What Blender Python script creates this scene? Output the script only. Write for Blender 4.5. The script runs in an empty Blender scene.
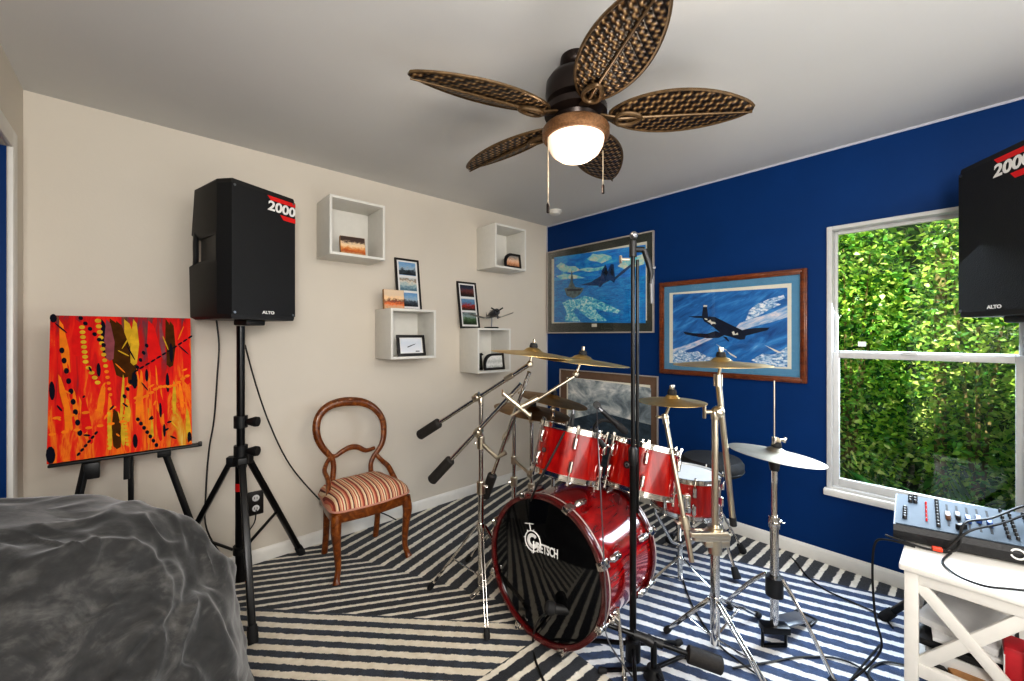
import bpy, bmesh, math, random
from mathutils import Vector, Matrix, noise
random.seed(7)
scene = bpy.context.scene
COL = scene.collection
PI = math.pi
# ------------------------------------------------------------------ camera model of the room survey
# metres; the camera stands at x=0, y=0; +X runs along the cream wall, +Y along the blue wall
F, CX, HY, H = 409.0, 512.0, 336.0, 1.347
FW, RT = (.6685, .7437), (.7437, -.6685)
XR, YB, ZC, XL, YF = 2.987, 2.801, 2.44, -.40, -1.25
def ray(px, py):
    l = (px-CX)/F
    return (l*RT[0]+FW[0], l*RT[1]+FW[1], (HY-py)/F)
def fl(px, py, z=0.0):
    r = ray(px, py); t = (z-H)/r[2]; return Vector((r[0]*t, r[1]*t, z))
def B(px, py, off=0.0):
    r = ray(px, py); t = (YB-off)/r[1]; return Vector((r[0]*t, YB-off, H+r[2]*t))
def R(px, py, off=0.0):
    r = ray(px, py); t = (XR-off)/r[0]; return Vector((XR-off, r[1]*t, H+r[2]*t))
def D(px, py, d):
    r = ray(px, py); return Vector((r[0]*d, r[1]*d, H+r[2]*d))
def V(*a): return Vector(a)

# ------------------------------------------------------------------ mesh builder
class MB:
    def __init__(self, M=None):
        self.bm = bmesh.new(); self.M = M; self.uv = None
    def _mi(self, faces, mi):
        for f in faces: f.material_index = mi; f.smooth = True
    def box(self, c, s, rot=None, bev=0.0, mi=0, seg=2):
        m = Matrix.Translation(Vector(c)) @ (rot.to_4x4() if rot is not None else Matrix.Identity(4)) @ Matrix.Diagonal((s[0], s[1], s[2], 1))
        g = bmesh.ops.create_cube(self.bm, size=1.0, matrix=m)
        vs = g['verts']; fs = set(f for v in vs for f in v.link_faces)
        self._mi(fs, mi)
        if bev > 0:
            es = list(set(e for v in vs for e in v.link_edges))
            r = bmesh.ops.bevel(self.bm, geom=es, offset=bev, segments=seg, profile=.5, affect='EDGES')
            self._mi(r['faces'], mi)
        return self
    def b2(self, a, b, bev=0.0, mi=0):
        return self.box([(a[i]+b[i])/2 for i in range(3)], [abs(b[i]-a[i]) for i in range(3)], None, bev, mi)
    def bar(self, p0, p1, w, h, bev=0.0, mi=0, up=(0, 0, 1)):
        p0, p1 = Vector(p0), Vector(p1); x = (p1-p0).normalized(); u = Vector(up)
        y = u.cross(x)
        if y.length < 1e-4: y = Vector((0, 1, 0)).cross(x)
        y.normalize(); z = x.cross(y)
        rot = Matrix((x, y, z)).transposed()
        return self.box((p0+p1)/2, ((p1-p0).length, w, h), rot, bev, mi)
    def ring_loft(self, rings, mi=0, closed=True, cap=True, loop=False):
        vr = [[self.bm.verts.new(p) for p in r] for r in rings]
        n = len(vr[0]); fs = []
        k = len(vr)
        for i in range(k if loop else k-1):
            a, b = vr[i], vr[(i+1) % k]
            for j in range(n if closed else n-1):
                fs.append(self.bm.faces.new((a[j], a[(j+1) % n], b[(j+1) % n], b[j])))
        if cap and not loop:
            fs.append(self.bm.faces.new(list(reversed(vr[0])))); fs.append(self.bm.faces.new(vr[-1]))
        self._mi(fs, mi); return self
    def tube(self, pts, r, seg=8, mi=0, loop=False, flat=1.0, smooth=0):
        pts = [Vector(p) for p in pts]
        rs = list(r) if isinstance(r, (list, tuple)) else [r]*len(pts)
        if smooth:
            q, qr = [], []
            n = len(pts)
            for i in range(n if loop else n-1):
                if loop: a, b, c, d = pts[i-1], pts[i], pts[(i+1) % n], pts[(i+2) % n]
                else: a, b, c, d = pts[max(i-1, 0)], pts[i], pts[i+1], pts[min(i+2, n-1)]
                for k in range(smooth):
                    t = k/smooth
                    q.append(.5*((2*b)+(c-a)*t+(2*a-5*b+4*c-d)*t*t+(3*b-a-3*c+d)*t**3))
                    qr.append(rs[i]*(1-t)+rs[(i+1) % n]*t)
            if not loop: q.append(pts[-1]); qr.append(rs[-1])
            pts, rs = q, qr
        n = len(pts); rings = []; prev = None
        for i, p in enumerate(pts):
            if loop: t = pts[(i+1) % n]-pts[i-1]
            else: t = pts[min(i+1, n-1)]-pts[max(i-1, 0)]
            t.normalize()
            if prev is None:
                u = Vector((0, 0, 1)) if abs(t.z) < .9 else Vector((1, 0, 0))
                u = (u-t*u.dot(t)).normalized()
            else:
                u = prev-t*prev.dot(t)
                u = u.normalized() if u.length > 1e-6 else prev
            prev = u; w = t.cross(u)
            rings.append([p+(u*math.cos(2*PI*k/seg)+w*math.sin(2*PI*k/seg)*flat)*rs[i] for k in range(seg)])
        return self.ring_loft(rings, mi, True, True, loop)
    def cyl(self, p0, p1, r0, r1=None, seg=16, mi=0):
        return self.tube([p0, p1], [r0, r0 if r1 is None else r1], seg, mi)
    def lathe(self, prof, c=(0, 0, 0), ax=(0, 0, 1), seg=32, mi=0, cap=True):
        c = Vector(c); z = Vector(ax).normalized()
        u = Vector((1, 0, 0)) if abs(z.x) < .9 else Vector((0, 1, 0))
        u = (u-z*u.dot(z)).normalized(); w = z.cross(u)
        rings = [[c+z*h+(u*math.cos(2*PI*k/seg)+w*math.sin(2*PI*k/seg))*max(r, 1e-4) for k in range(seg)] for r, h in prof]
        return self.ring_loft(rings, mi, True, cap)
    def ball(self, c, r, mi=0, seg=16, sc=(1, 1, 1)):
        m = Matrix.Translation(Vector(c)) @ Matrix.Diagonal((sc[0], sc[1], sc[2], 1))
        g = bmesh.ops.create_uvsphere(self.bm, u_segments=seg, v_segments=max(6, seg//2), radius=r, matrix=m)
        self._mi(set(f for v in g['verts'] for f in v.link_faces), mi); return self
    def poly(self, pts, mi=0):
        f = self.bm.faces.new([self.bm.verts.new(Vector(p)) for p in pts]); f.material_index = mi; return self
    def prism(self, pts, d, mi=0, bev=0.0):
        d = Vector(d); a = [self.bm.verts.new(Vector(p)) for p in pts]; b = [self.bm.verts.new(Vector(p)+d) for p in pts]
        n = len(a); fs = [self.bm.faces.new(a), self.bm.faces.new(list(reversed(b)))]
        for i in range(n): fs.append(self.bm.faces.new((a[i], b[i], b[(i+1) % n], a[(i+1) % n])))
        self._mi(fs, mi)
        if bev > 0:
            es = list(set(e for f in fs for e in f.edges))
            r = bmesh.ops.bevel(self.bm, geom=es, offset=bev, segments=2, profile=.5, affect='EDGES'); self._mi(r['faces'], mi)
        return self
    def build(self, name, mats, parent=None, flat=False, angle=40, M=None):
        bm = self.bm
        M = M or self.M
        if M is not None: bmesh.ops.transform(bm, matrix=M, verts=bm.verts)
        bmesh.ops.recalc_face_normals(bm, faces=bm.faces)
        me = bpy.data.meshes.new(name)
        o = bpy.data.objects.new(name, me); COL.objects.link(o)
        if parent is not None:
            org = ORG[parent.name]; o.parent = parent
        else:
            xs = [v.co for v in bm.verts]
            org = Vector(((min(c.x for c in xs)+max(c.x for c in xs))/2, (min(c.y for c in xs)+max(c.y for c in xs))/2, min(c.z for c in xs)))
            o.location = org
        ORG[o.name] = org
        bmesh.ops.translate(bm, vec=-org, verts=bm.verts)
        bm.to_mesh(me); bm.free()
        for m in (mats if isinstance(mats, (list, tuple)) else [mats]): me.materials.append(m)
        if flat:
            for p in me.polygons: p.use_smooth = False
        else: me.set_sharp_from_angle(angle=math.radians(angle))
        return o
ORG = {}
def tag(o, label, cat, group=None, kind=None):
    o['label'] = label; o['category'] = cat
    if group: o['group'] = group
    if kind: o['kind'] = kind
    return o
def thing(name, label, cat, loc, group=None):
    o = bpy.data.objects.new(name, None); COL.objects.link(o); o.empty_display_size = .05
    o.location = Vector(loc); ORG[o.name] = Vector(loc)
    return tag(o, label, cat, group)
def struct(o): o['kind'] = 'structure'; return o
def text_mb(body, size, M, mat, name, parent, extrude=.001, squash=1.0, shear=0.0, bold=0.0, spacing=1.0, font=None):
    cu = bpy.data.curves.new('lettering', 'FONT'); cu.body = body; cu.size = size; cu.extrude = extrude
    cu.align_x = 'CENTER'; cu.align_y = 'CENTER'; cu.shear = shear; cu.offset = bold; cu.space_character = spacing; cu.resolution_u = 4
    t = bpy.data.objects.new('lettering', cu); COL.objects.link(t)
    dg = bpy.context.evaluated_depsgraph_get(); dg.update()
    me = bpy.data.meshes.new_from_object(t.evaluated_get(dg))
    bpy.data.objects.remove(t); bpy.data.curves.remove(cu)
    me.transform(Matrix.Translation(-ORG[parent.name]) @ M @ Matrix.Diagonal((squash, 1, 1, 1)))
    me.name = name; me.materials.clear(); me.materials.append(mat)
    o = bpy.data.objects.new(name, me); COL.objects.link(o); o.parent = parent; ORG[o.name] = ORG[parent.name]
    return o
def frame_M(o, x, y):
    """matrix whose local x,y axes lie along the given world directions, origin o"""
    x = Vector(x).normalized(); y = Vector(y); y = (y-x*y.dot(x)).normalized(); z = x.cross(y)
    m = Matrix((x, y, z)).transposed().to_4x4(); m.translation = Vector(o); return m

# ------------------------------------------------------------------ materials (all node based)
def lin(c):
    if isinstance(c, str):
        c = c.lstrip('#'); c = [int(c[i:i+2], 16)/255 for i in (0, 2, 4)]
        c = [x/12.92 if x <= .04045 else ((x+.055)/1.055)**2.4 for x in c]
    return (c[0], c[1], c[2], 1.0)
class NT:
    def __init__(self, name):
        self.m = bpy.data.materials.new(name); self.m.use_nodes = True
        self.t = self.m.node_tree; self.n = self.t.nodes; self.n.clear()
        self.out = self.n.new('ShaderNodeOutputMaterial')
    def add(self, typ, **kw):
        nd = self.n.new(typ)
        for k, v in kw.items():
            if k.startswith('i_'): nd.inputs[k[2:].replace('_', ' ')].default_value = v
            else: setattr(nd, k, v)
        return nd
    def l(self, a, b): self.t.links.new(a, b)
    def coord(self, kind='Object', scale=(1, 1, 1), rot=(0, 0, 0), loc=(0, 0, 0)):
        tc = self.add('ShaderNodeTexCoord'); mp = self.add('ShaderNodeMapping')
        mp.inputs['Scale'].default_value = scale; mp.inputs['Rotation'].default_value = rot; mp.inputs['Location'].default_value = loc
        self.l(tc.outputs[kind], mp.inputs['Vector']); return mp.outputs['Vector']
    def noise(self, vec, scale, detail=3, rough=.5, dist=0):
        nd = self.add('ShaderNodeTexNoise'); nd.inputs['Scale'].default_value = scale; nd.inputs['Detail'].default_value = detail
        nd.inputs['Roughness'].default_value = rough; nd.inputs['Distortion'].default_value = dist
        if vec is not None: self.l(vec, nd.inputs['Vector'])
        return nd.outputs['Fac']
    def ramp(self, fac, stops, interp='LINEAR'):
        r = self.add('ShaderNodeValToRGB'); cr = r.color_ramp; cr.interpolation = interp
        while len(cr.elements) < len(stops): cr.elements.new(.5)
        for e, (p, c) in zip(cr.elements, stops): e.position = p; e.color = lin(c)
        self.l(fac, r.inputs['Fac']); return r.outputs['Color']
    def math(self, op, a, b=None, clamp=False):
        m = self.add('ShaderNodeMath', operation=op, use_clamp=clamp)
        for i, v in enumerate((a, b)):
            if v is None: continue
            if isinstance(v, (int, float)): m.inputs[i].default_value = v
            else: self.l(v, m.inputs[i])
        return m.outputs[0]
    def bump(self, h, strength=.2, dist=.01):
        b = self.add('ShaderNodeBump'); b.inputs['Strength'].default_value = strength; b.inputs['Distance'].default_value = dist
        self.l(h, b.inputs['Height']); return b.outputs['Normal']
    def bsdf(self, color=None, rough=.5, metal=0.0, normal=None, **kw):
        p = self.add('ShaderNodeBsdfPrincipled')
        if color is not None:
            if isinstance(color, (str, tuple, list)): p.inputs['Base Color'].default_value = lin(color)
            else: self.l(color, p.inputs['Base Color'])
        if isinstance(rough, (int, float)): p.inputs['Roughness'].default_value = rough
        else: self.l(rough, p.inputs['Roughness'])
        p.inputs['Metallic'].default_value = metal
        if normal is not None: self.l(normal, p.inputs['Normal'])
        for k, v in kw.items(): p.inputs[k.replace('_', ' ')].default_value = v
        self.l(p.outputs[0], self.out.inputs[0]); return p
def simple(name, c, rough=.5, metal=0.0, var=.06, nscale=30, bump=0.0, bscale=200, **kw):
    t = NT(name); v = t.coord('Object')
    a = lin(c); f = t.noise(v, nscale)
    lo = tuple(max(0, x*(1-var)) for x in a[:3]); hi = tuple(min(1, x*(1+var)) for x in a[:3])
    col = t.ramp(f, [(.3, lo), (.7, hi)])
    nrm = t.bump(t.noise(v, bscale, 2), bump, .002) if bump else None
    t.bsdf(col, rough, metal, nrm, **kw); return t.m
MT = {}
def M_(k): return MT[k]
MT['beige'] = simple('cream wall paint', '#d4ccbf', .75, var=.02, nscale=2, bump=.12, bscale=90)
MT['blue'] = simple('navy wall paint', '#053368', .5, var=.06, nscale=3, bump=.22, bscale=60, Specular_IOR_Level=.15)
MT['ceil'] = simple('ceiling paint', '#d2d1cf', .85, var=.015, nscale=2, bump=.1, bscale=120)
MT['white'] = simple('white gloss paint', '#e2dfd8', .4, var=.02)
MT['shelfwhite'] = simple('white laminate', '#dcdad3', .45, var=.02)
MT['vinyl'] = simple('white vinyl', '#c9c9c7', .35, var=.02)
MT['caulk'] = simple('white caulk line', '#b9bac4', .6, var=.03)
MT['tile'] = simple('pale floor', '#b9ae9c', .6, var=.08, nscale=6)
MT['black'] = simple('black plastic', '#131314', .45, var=.15)
MT['blacksatin'] = simple('black satin metal', '#101011', .3, .3, var=.1)
MT['rubber'] = simple('black rubber', '#1a1a1b', .75, var=.2, bump=.3, bscale=300)
MT['grip'] = simple('dark textured rubber weight', '#211d1a', .7, var=.3, nscale=90, bump=.8, bscale=150)
MT['cab'] = simple('speaker cabinet plastic', '#1d1c1b', .5, var=.1, bump=.3, bscale=400)
t = NT('speaker grille'); v = t.coord('Object'); vo = t.add('ShaderNodeTexVoronoi'); vo.inputs['Scale'].default_value = 230; t.l(v, vo.inputs['Vector'])
t.bsdf(t.ramp(vo.outputs['Distance'], [(.1, '#050506'), (.5, '#151618')]), .6, 0, t.bump(vo.outputs['Distance'], .4, .002)); MT['grille'] = t.m
MT['red'] = simple('red badge', '#d8221f', .35, var=.04)
MT['lettering'] = simple('white lettering', '#e8e6e2', .5, var=.02)
MT['chrome'] = simple('chrome', '#dcd8d2', .12, 1.0, var=.05)
MT['chromewarm'] = simple('warm chrome', '#d3c8b4', .3, 1.0, var=.06)
MT['steel'] = simple('dull steel', '#8f9094', .35, 1.0, var=.1)
def lacquer():
    t = NT('red lacquer'); v = t.coord('Object', (3, 3, 14)); f = t.noise(v, 3, 4, .6, .6)
    col = t.ramp(f, [(.25, '#4a0306'), (.5, '#840a0e'), (.75, '#ab1712')])
    t.bsdf(col, .18, 0, None, Coat_Weight=1.0, Coat_Roughness=.04); return t.m
def lacquer2():
    t = NT('bright red lacquer'); v = t.coord('Object', (9, 9, 1.5)); f = t.noise(v, 3, 4, .6, .6)
    col = t.ramp(f, [(.25, '#5c0505'), (.5, '#8e0d0a'), (.78, '#bd2a13')])
    t.bsdf(col, .2, 0, None, Coat_Weight=.5, Coat_Roughness=.05); return t.m
MT['lacq'] = lacquer(); MT['lacq2'] = lacquer2()
MT['hoopred'] = simple('dark red hoop lacquer', '#4f080a', .2, 0, var=.15, nscale=10, Coat_Weight=.8)
MT['headblack'] = simple('black glossy drum head', '#0a0a0b', .07, 0, var=.1, Coat_Weight=.5)
MT['headwhite'] = simple('white drum head', '#d8d8d6', .5, var=.03)
MT['headgrey'] = simple('clear grey drum head', '#5c6068', .25, var=.08)
def bronze(name, a, b, rough=.28):
    t = NT(name); v = t.coord('Object')
    sx = t.add('ShaderNodeSeparateXYZ'); t.l(v, sx.inputs[0])
    r = t.math('SQRT', t.math('ADD', t.math('POWER', sx.outputs[0], 2), t.math('POWER', sx.outputs[1], 2)))
    w = t.math('SINE', t.math('MULTIPLY', r, 900))
    n = t.noise(v, 9, 3)
    col = t.ramp(n, [(.3, a), (.7, b)])
    t.bsdf(col, rough, 1.0, t.bump(w, .25, .001)); return t.m
MT['brass'] = bronze('bright bronze', '#d2ac66', '#f0d7a0', .38)
MT['brassdark'] = bronze('dark bronze', '#7d5a30', '#ad8750', .42)
MT['brasspale'] = bronze('pale silvery bronze', '#8f897b', '#aea798', .48)
def wood(name, a, b, c, sc=(4, 4, 30), rough=.3):
    t = NT(name); v = t.coord('Object', sc); f = t.noise(v, 3, 5, .6, 1.2)
    t.bsdf(t.ramp(f, [(.25, a), (.5, b), (.75, c)]), rough, 0, t.bump(f, .08, .002), Coat_Weight=.3); return t.m
MT['chairwood'] = wood('polished walnut', '#3f1c08', '#71390f', '#9c5f28', (8, 8, 8))
MT['framewood'] = wood('brown frame wood', '#3f1c0c', '#6b3417', '#8a4a22', (12, 4, 12))
MT['brownmat'] = simple('taupe mat board', '#6f5746', .7, var=.08)
MT['olive'] = simple('dark olive mat board', '#3b4038', .7, var=.06)
MT['bluemat'] = simple('dusty blue mat board', '#5d92b4', .75, var=.04)
MT['mat'] = simple('white bevel board', '#e6e2d2', .7, var=.02)
MT['pinkgold'] = simple('pale metal moulding', '#bdb3ac', .4, .4, var=.05)
MT['outletb'] = simple('dark outlet plate', '#1b1714', .4, var=.1)
MT['fandark'] = simple('oil rubbed bronze', '#2b2320', .35, .6, var=.15)
def fan_weave():
    t = NT('woven bronze blade'); tc = t.add('ShaderNodeTexCoord'); s = t.add('ShaderNodeSeparateXYZ'); t.l(tc.outputs['UV'], s.inputs[0])
    u, v_ = s.outputs[0], s.outputs[1]
    k = 150.0
    a = t.math('MULTIPLY', t.math('ADD', u, v_), k); b = t.math('MULTIPLY', t.math('SUBTRACT', u, v_), k)
    f = t.math('MULTIPLY', t.math('SINE', a), t.math('SINE', b))
    f2 = t.math('ADD', t.math('MULTIPLY', f, .5), .5)
    a2 = t.math('ABSOLUTE', t.math('SINE', t.math('MULTIPLY', t.math('ADD', u, v_), k/2)))
    g = t.math('MULTIPLY', a2, f2)
    nz = t.noise(t.coord('Object'), 25, 3)
    g2 = t.math('ADD', g, t.math('MULTIPLY', t.math('SUBTRACT', nz, .5), .35))
    col = t.ramp(g2, [(.05, '#17110d'), (.3, '#3d2b1d'), (.6, '#7d6040'), (.9, '#bfa477')])
    t.bsdf(col, .35, .35, t.bump(g, .9, .006)); return t.m
MT['weave'] = fan_weave()
MT['fanrim'] = simple('antique gold rim', '#5f4b33', .4, .5, var=.3, nscale=60)
MT['fanbronze'] = simple('copper bronze ring', '#8a6647', .4, .6, var=.3, nscale=120, bump=.8, bscale=220)
def globe():
    t = NT('frosted lit globe'); p = t.bsdf('#fff1df', .4)
    lw = t.add('ShaderNodeLayerWeight'); lw.inputs['Blend'].default_value = .4
    c = t.ramp(lw.outputs['Facing'], [(.0, '#fff3e6'), (.45, '#fbe0c6'), (1, '#c98f68')])
    t.l(c, p.inputs['Emission Color']); p.inputs['Emission Strength'].default_value = .80; return t.m
MT['globe'] = globe()
def velvet():
    t = NT('grey crushed plush'); v = t.coord('Object', (1, 1, 1.4)); f = t.noise(v, 7, 6, .65, 1.5); g = t.noise(v, 42, 3)
    col = t.ramp(t.math('ADD', t.math('MULTIPLY', f, .8), t.math('MULTIPLY', g, .2)), [(.3, '#151514'), (.5, '#2a2928'), (.68, '#514f4c')])
    t.bsdf(col, .85, 0, t.bump(g, .25, .004), Sheen_Weight=.3, Sheen_Roughness=.4); return t.m
MT['velvet'] = velvet()
def seat_fabric():
    t = NT('striped upholstery'); v = t.coord('Object'); s = t.add('ShaderNodeSeparateXYZ'); t.l(v, s.inputs[0])
    n = t.noise(t.coord('Object', (1, .15, .15)), 85, 1)
    x = t.math('FRACT', t.math('MULTIPLY', s.outputs[0], 13.5))
    col = t.ramp(x, [(0, '#8a3a2c'), (.12, '#d8b48e'), (.2, '#e6d0b0'), (.28, '#5a241f'), (.36, '#c98a6c'), (.48, '#e2c39c'), (.56, '#b5503f'), (.64, '#e8d2b2'), (.74, '#7a4a30'), (.82, '#d9a583'), (.92, '#c46a52')], 'CONSTANT')
    t.bsdf(col, .8, 0, t.bump(n, .1, .002)); return t.m
MT['seatfab'] = seat_fabric()
MT['piping'] = simple('pink braid', '#c08a78', .8, var=.1)
def rug_mat(name, duty, navy, cream):
    t = NT(name); tc = t.add('ShaderNodeTexCoord'); s = t.add('ShaderNodeSeparateXYZ'); t.l(tc.outputs['UV'], s.inputs[0])
    v = t.coord('Object'); w = t.noise(v, 45, 3); w2 = t.noise(v, 260, 2)
    x = t.math('ADD', s.outputs[0], t.math('MULTIPLY', t.math('SUBTRACT', w, .5), .22))
    x = t.math('ADD', x, t.math('MULTIPLY', t.math('SUBTRACT', w2, .5), .12))
    fr = t.math('FRACT', x)
    fac = t.ramp(fr, [(0, '#ffffff'), (duty-.02, '#ffffff'), (duty+.04, '#000000'), (.97, '#000000'), (1.0, '#ffffff')])
    mix = t.add('ShaderNodeMix', data_type='RGBA')
    t.l(fac, mix.inputs['Factor'])
    vn = t.noise(v, 30, 4)
    na = t.ramp(vn, [(.3, navy[0]), (.7, navy[1])]); cr = t.ramp(vn, [(.3, cream[0]), (.7, cream[1])])
    t.l(na, mix.inputs[6]); t.l(cr, mix.inputs[7])
    h = t.math('ADD', t.math('MULTIPLY', w2, .6), fac)
    t.bsdf(mix.outputs[2], .95, 0, t.bump(h, .5, .008), Sheen_Weight=.2); return t.m
MT['rugthin'] = rug_mat('rug pile thin cream stripe', .31, ('#14171d', '#23272f'), ('#d6cdbc', '#ebe4d5'))
MT['rugthick'] = rug_mat('rug pile wide cream stripe', .46, ('#1f252f', '#323a47'), ('#d6cbb6', '#e8dfcd'))
MT['rugdaylit'] = rug_mat('rug pile daylit stripe', .38, ('#20304c', '#34496c'), ('#cfd0d2', '#e4e3e0'))  # bluer copy of the pile: window daylight put into the stripe colours
MT['cable'] = simple('black cable', '#121212', .5, var=.1)
MT['mixtop'] = simple('grey blue mixer panel', '#46535f', .7, 0, var=.05)
MT['mixbody'] = simple('mixer black body', '#1a1a1c', .5, var=.2, bump=.6, bscale=150)
MT['fader_blue'] = simple('blue fader cap', '#274a8c', .4); MT['fader_br'] = simple('brown fader cap', '#6a4a38', .4)
MT['orange'] = simple('orange plug', '#e0482a', .4)
MT['paper'] = simple('white paper', '#dedddb', .6, var=.03)
MT['cardbrown'] = simple('tan card', '#a87a4c', .6, var=.2)
MT['bark'] = simple('pale bark', '#8c8050', .9, var=.3, nscale=20, bump=.6, bscale=40)
MT['soil'] = simple('dark soil', '#27301c', .95, var=.3)  # plain dark green-brown ground colour
def leafmat(name, a, b, c):
    t = NT(name); v = t.coord('Object'); f = t.noise(v, 6, 3); col = t.ramp(f, [(.3, a), (.5, b), (.7, c)])
    p = t.bsdf(col, .35); p.inputs['Transmission Weight'].default_value = 0
    tr = t.add('ShaderNodeBsdfTranslucent'); t.l(col, tr.inputs[0])
    mx = t.add('ShaderNodeMixShader'); mx.inputs[0].default_value = .4
    t.l(p.outputs[0], mx.inputs[1]); t.l(tr.outputs[0], mx.inputs[2]); t.l(mx.outputs[0], t.out.inputs[0]); return t.m
MT['leaf'] = leafmat('bright leaf', '#86b83a', '#b9de58', '#ecf29a')
MT['leaf2'] = leafmat('mid leaf', '#4c9438', '#84c350', '#c0e272')
MT['leaf3'] = leafmat('deep leaf', '#1c4a1c', '#336b2a', '#58913c')
def glass(name, rough=.0, refl=1.0):
    t = NT(name); a = t.add('ShaderNodeBsdfTransparent'); g = t.add('ShaderNodeBsdfGlossy'); g.inputs['Roughness'].default_value = rough
    fr = t.add('ShaderNodeFresnel'); fr.inputs['IOR'].default_value = 1.45
    nz = t.noise(t.coord('Object'), 3, 1)
    f = t.math('MULTIPLY', fr.outputs[0], t.math('ADD', t.math('MULTIPLY', nz, .1), refl-.05), True)
    mx = t.add('ShaderNodeMixShader'); t.l(f, mx.inputs[0]); t.l(a.outputs[0], mx.inputs[1]); t.l(g.outputs[0], mx.inputs[2]); t.l(mx.outputs[0], t.out.inputs[0]); return t.m
MT['glass'] = glass('window glass', 0, .6); MT['picglass'] = glass('picture glass', .02, .55)
# ================================================================== THE ROOM
T = .12
WY0, WY1, WZ0, WZ1 = -.205, .551, .455, 1.985      # window opening in the blue wall
struct(MB().b2((XL-.9, YF-T, -.08), (XR+T, YB+T, 0)).build('floor', M_('tile'), flat=True))
struct(MB().b2((XL-.9, YF-T, ZC), (XR+T, YB+T, ZC+.1)).build('ceiling', M_('ceil'), flat=True))
struct(MB().b2((XL-T, YB, 0), (XR+T, YB+T, ZC)).build('wall_back', M_('beige'), flat=True))
mb = MB()
mb.b2((XR, YF-T, 0), (XR+T, WY0, ZC)); mb.b2((XR, WY1, 0), (XR+T, YB, ZC))
mb.b2((XR, WY0, 0), (XR+T, WY1, WZ0)); mb.b2((XR, WY0, WZ1), (XR+T, WY1, ZC))
struct(mb.build('wall_right', M_('blue'), flat=True))
OY0, OY1, OZ = .45, 2.513, 2.09                   # closet opening in the left wall
mb = MB(); mb.b2((XL-T, OY1, 0), (XL, YB, ZC)); mb.b2((XL-T, OY0, OZ), (XL, OY1, ZC)); mb.b2((XL-T, YF-T, 0), (XL, OY0, ZC))
struct(mb.build('wall_left', M_('beige'), flat=True))
struct(MB().b2((XL, YF-T, 0), (XR, YF, ZC)).build('wall_front', M_('beige'), flat=True))
mb = MB(); mb.b2((XL-.9, OY1+.02, 0), (XL-T, OY1+.08, ZC)); mb.b2((XL-.9, OY0-.1, 0), (XL-T, OY0-.04, ZC)); mb.b2((XL-.96, OY0-.1, 0), (XL-.9, OY1+.08, ZC)); mb.b2((XL-T, OY1-.004, 0), (XL-.001, OY1, OZ))
struct(mb.build('wall_closet', M_('blue'), flat=True))
# closet casing
mb = MB(); mb.b2((XL, OY1, 0), (XL+.016, OY1+.075, OZ+.075), .004)
mb.b2((XL, OY0-.07, OZ), (XL+.016, OY1, OZ+.075), .004); mb.b2((XL, OY0-.07, 0), (XL+.016, OY0+.006, OZ), .004)
struct(mb.build('trim_1', M_('white')))
# thin caulk lines round the blue wall
mb = MB(); mb.b2((XR-.006, YF, ZC-.012), (XR, YB, ZC)); mb.b2((XR-.008, YB-.009, .09), (XR, YB, ZC-.012))
struct(mb.build('trim_2', M_('caulk'), flat=True))
def baseboard(name, a, b, n):
    a, b, n = Vector(a), Vector(b), Vector(n)
    prof = [(0, 0), (.014, 0), (.014, .068), (.009, .08), (.004, .088), (0, .09)]
    mb = MB(); mb.ring_loft([[p+n*d+Vector((0, 0, z)) for d, z in prof] for p in (a, b)], 0, True, True)
    struct(mb.build(name, M_('white'), angle=30))
baseboard('baseboard_back', (XL+.02, YB, 0), (XR-.015, YB, 0), (0, -1, 0))
baseboard('baseboard_right', (XR, YB-.015, 0), (XR, YF, 0), (-1, 0, 0))

# ------------------------------------------------------------------ window
win = bpy.data.objects.new('window_1', None); COL.objects.link(win); win.location = (XR, (WY0+WY1)/2, WZ0); ORG['window_1'] = Vector(win.location); struct(win)
def rect_frame(mb, x0, x1, y0, y1, z0, z1, w, wb=None, wt=None, bev=.003):
    wb = w if wb is None else wb; wt = w if wt is None else wt
    mb.b2((x0, y0, z0), (x1, y0+w, z1), bev); mb.b2((x0, y1-w, z0), (x1, y1, z1), bev)
    mb.b2((x0, y0+w, z0), (x1, y1-w, z0+wb), bev); mb.b2((x0, y0+w, z1-wt), (x1, y1-w, z1), bev)
mb = MB(); rect_frame(mb, XR-.012, XR+.09, WY0, WY1, WZ0, WZ1, .026, .02, .022); mb.build('window_frame', M_('vinyl'), win)
MB().b2((XR-.035, WY0-.03, WZ0-.035), (XR+.06, WY1+.012, WZ0+.004), .006).build('window_sill', M_('white'), win)
ZM = 1.243
mb = MB(); rect_frame(mb, XR+.05, XR+.075, WY0+.026, WY1-.026, ZM-.012, WZ1-.022, .016, .03, .02); up = mb.build('upper_sash', M_('vinyl'), win)
MB().b2((XR+.060, WY0+.04, ZM+.016), (XR+.064, WY1-.04, WZ1-.04)).build('pane', M_('glass'), up, flat=True)
mb = MB(); rect_frame(mb, XR+.012, XR+.042, WY0+.026, WY1-.026, WZ0+.02, ZM+.012, .028, .045, .036); lo = mb.build('lower_sash', M_('vinyl'), win)
MB().b2((XR+.025, WY0+.05, WZ0+.06), (XR+.029, WY1-.05, ZM-.02)).build('pane', M_('glass'), lo, flat=True)
p = R(862, 344, -.058)
MB().box(p, (.001, .035, .028)).build('sticker', M_('paper'), up, flat=True)
MB().b2((XR-.004, .17, ZM+.0), (XR+.03, .23, ZM+.02), .004).build('sash_latch', M_('vinyl'), lo)

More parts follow.
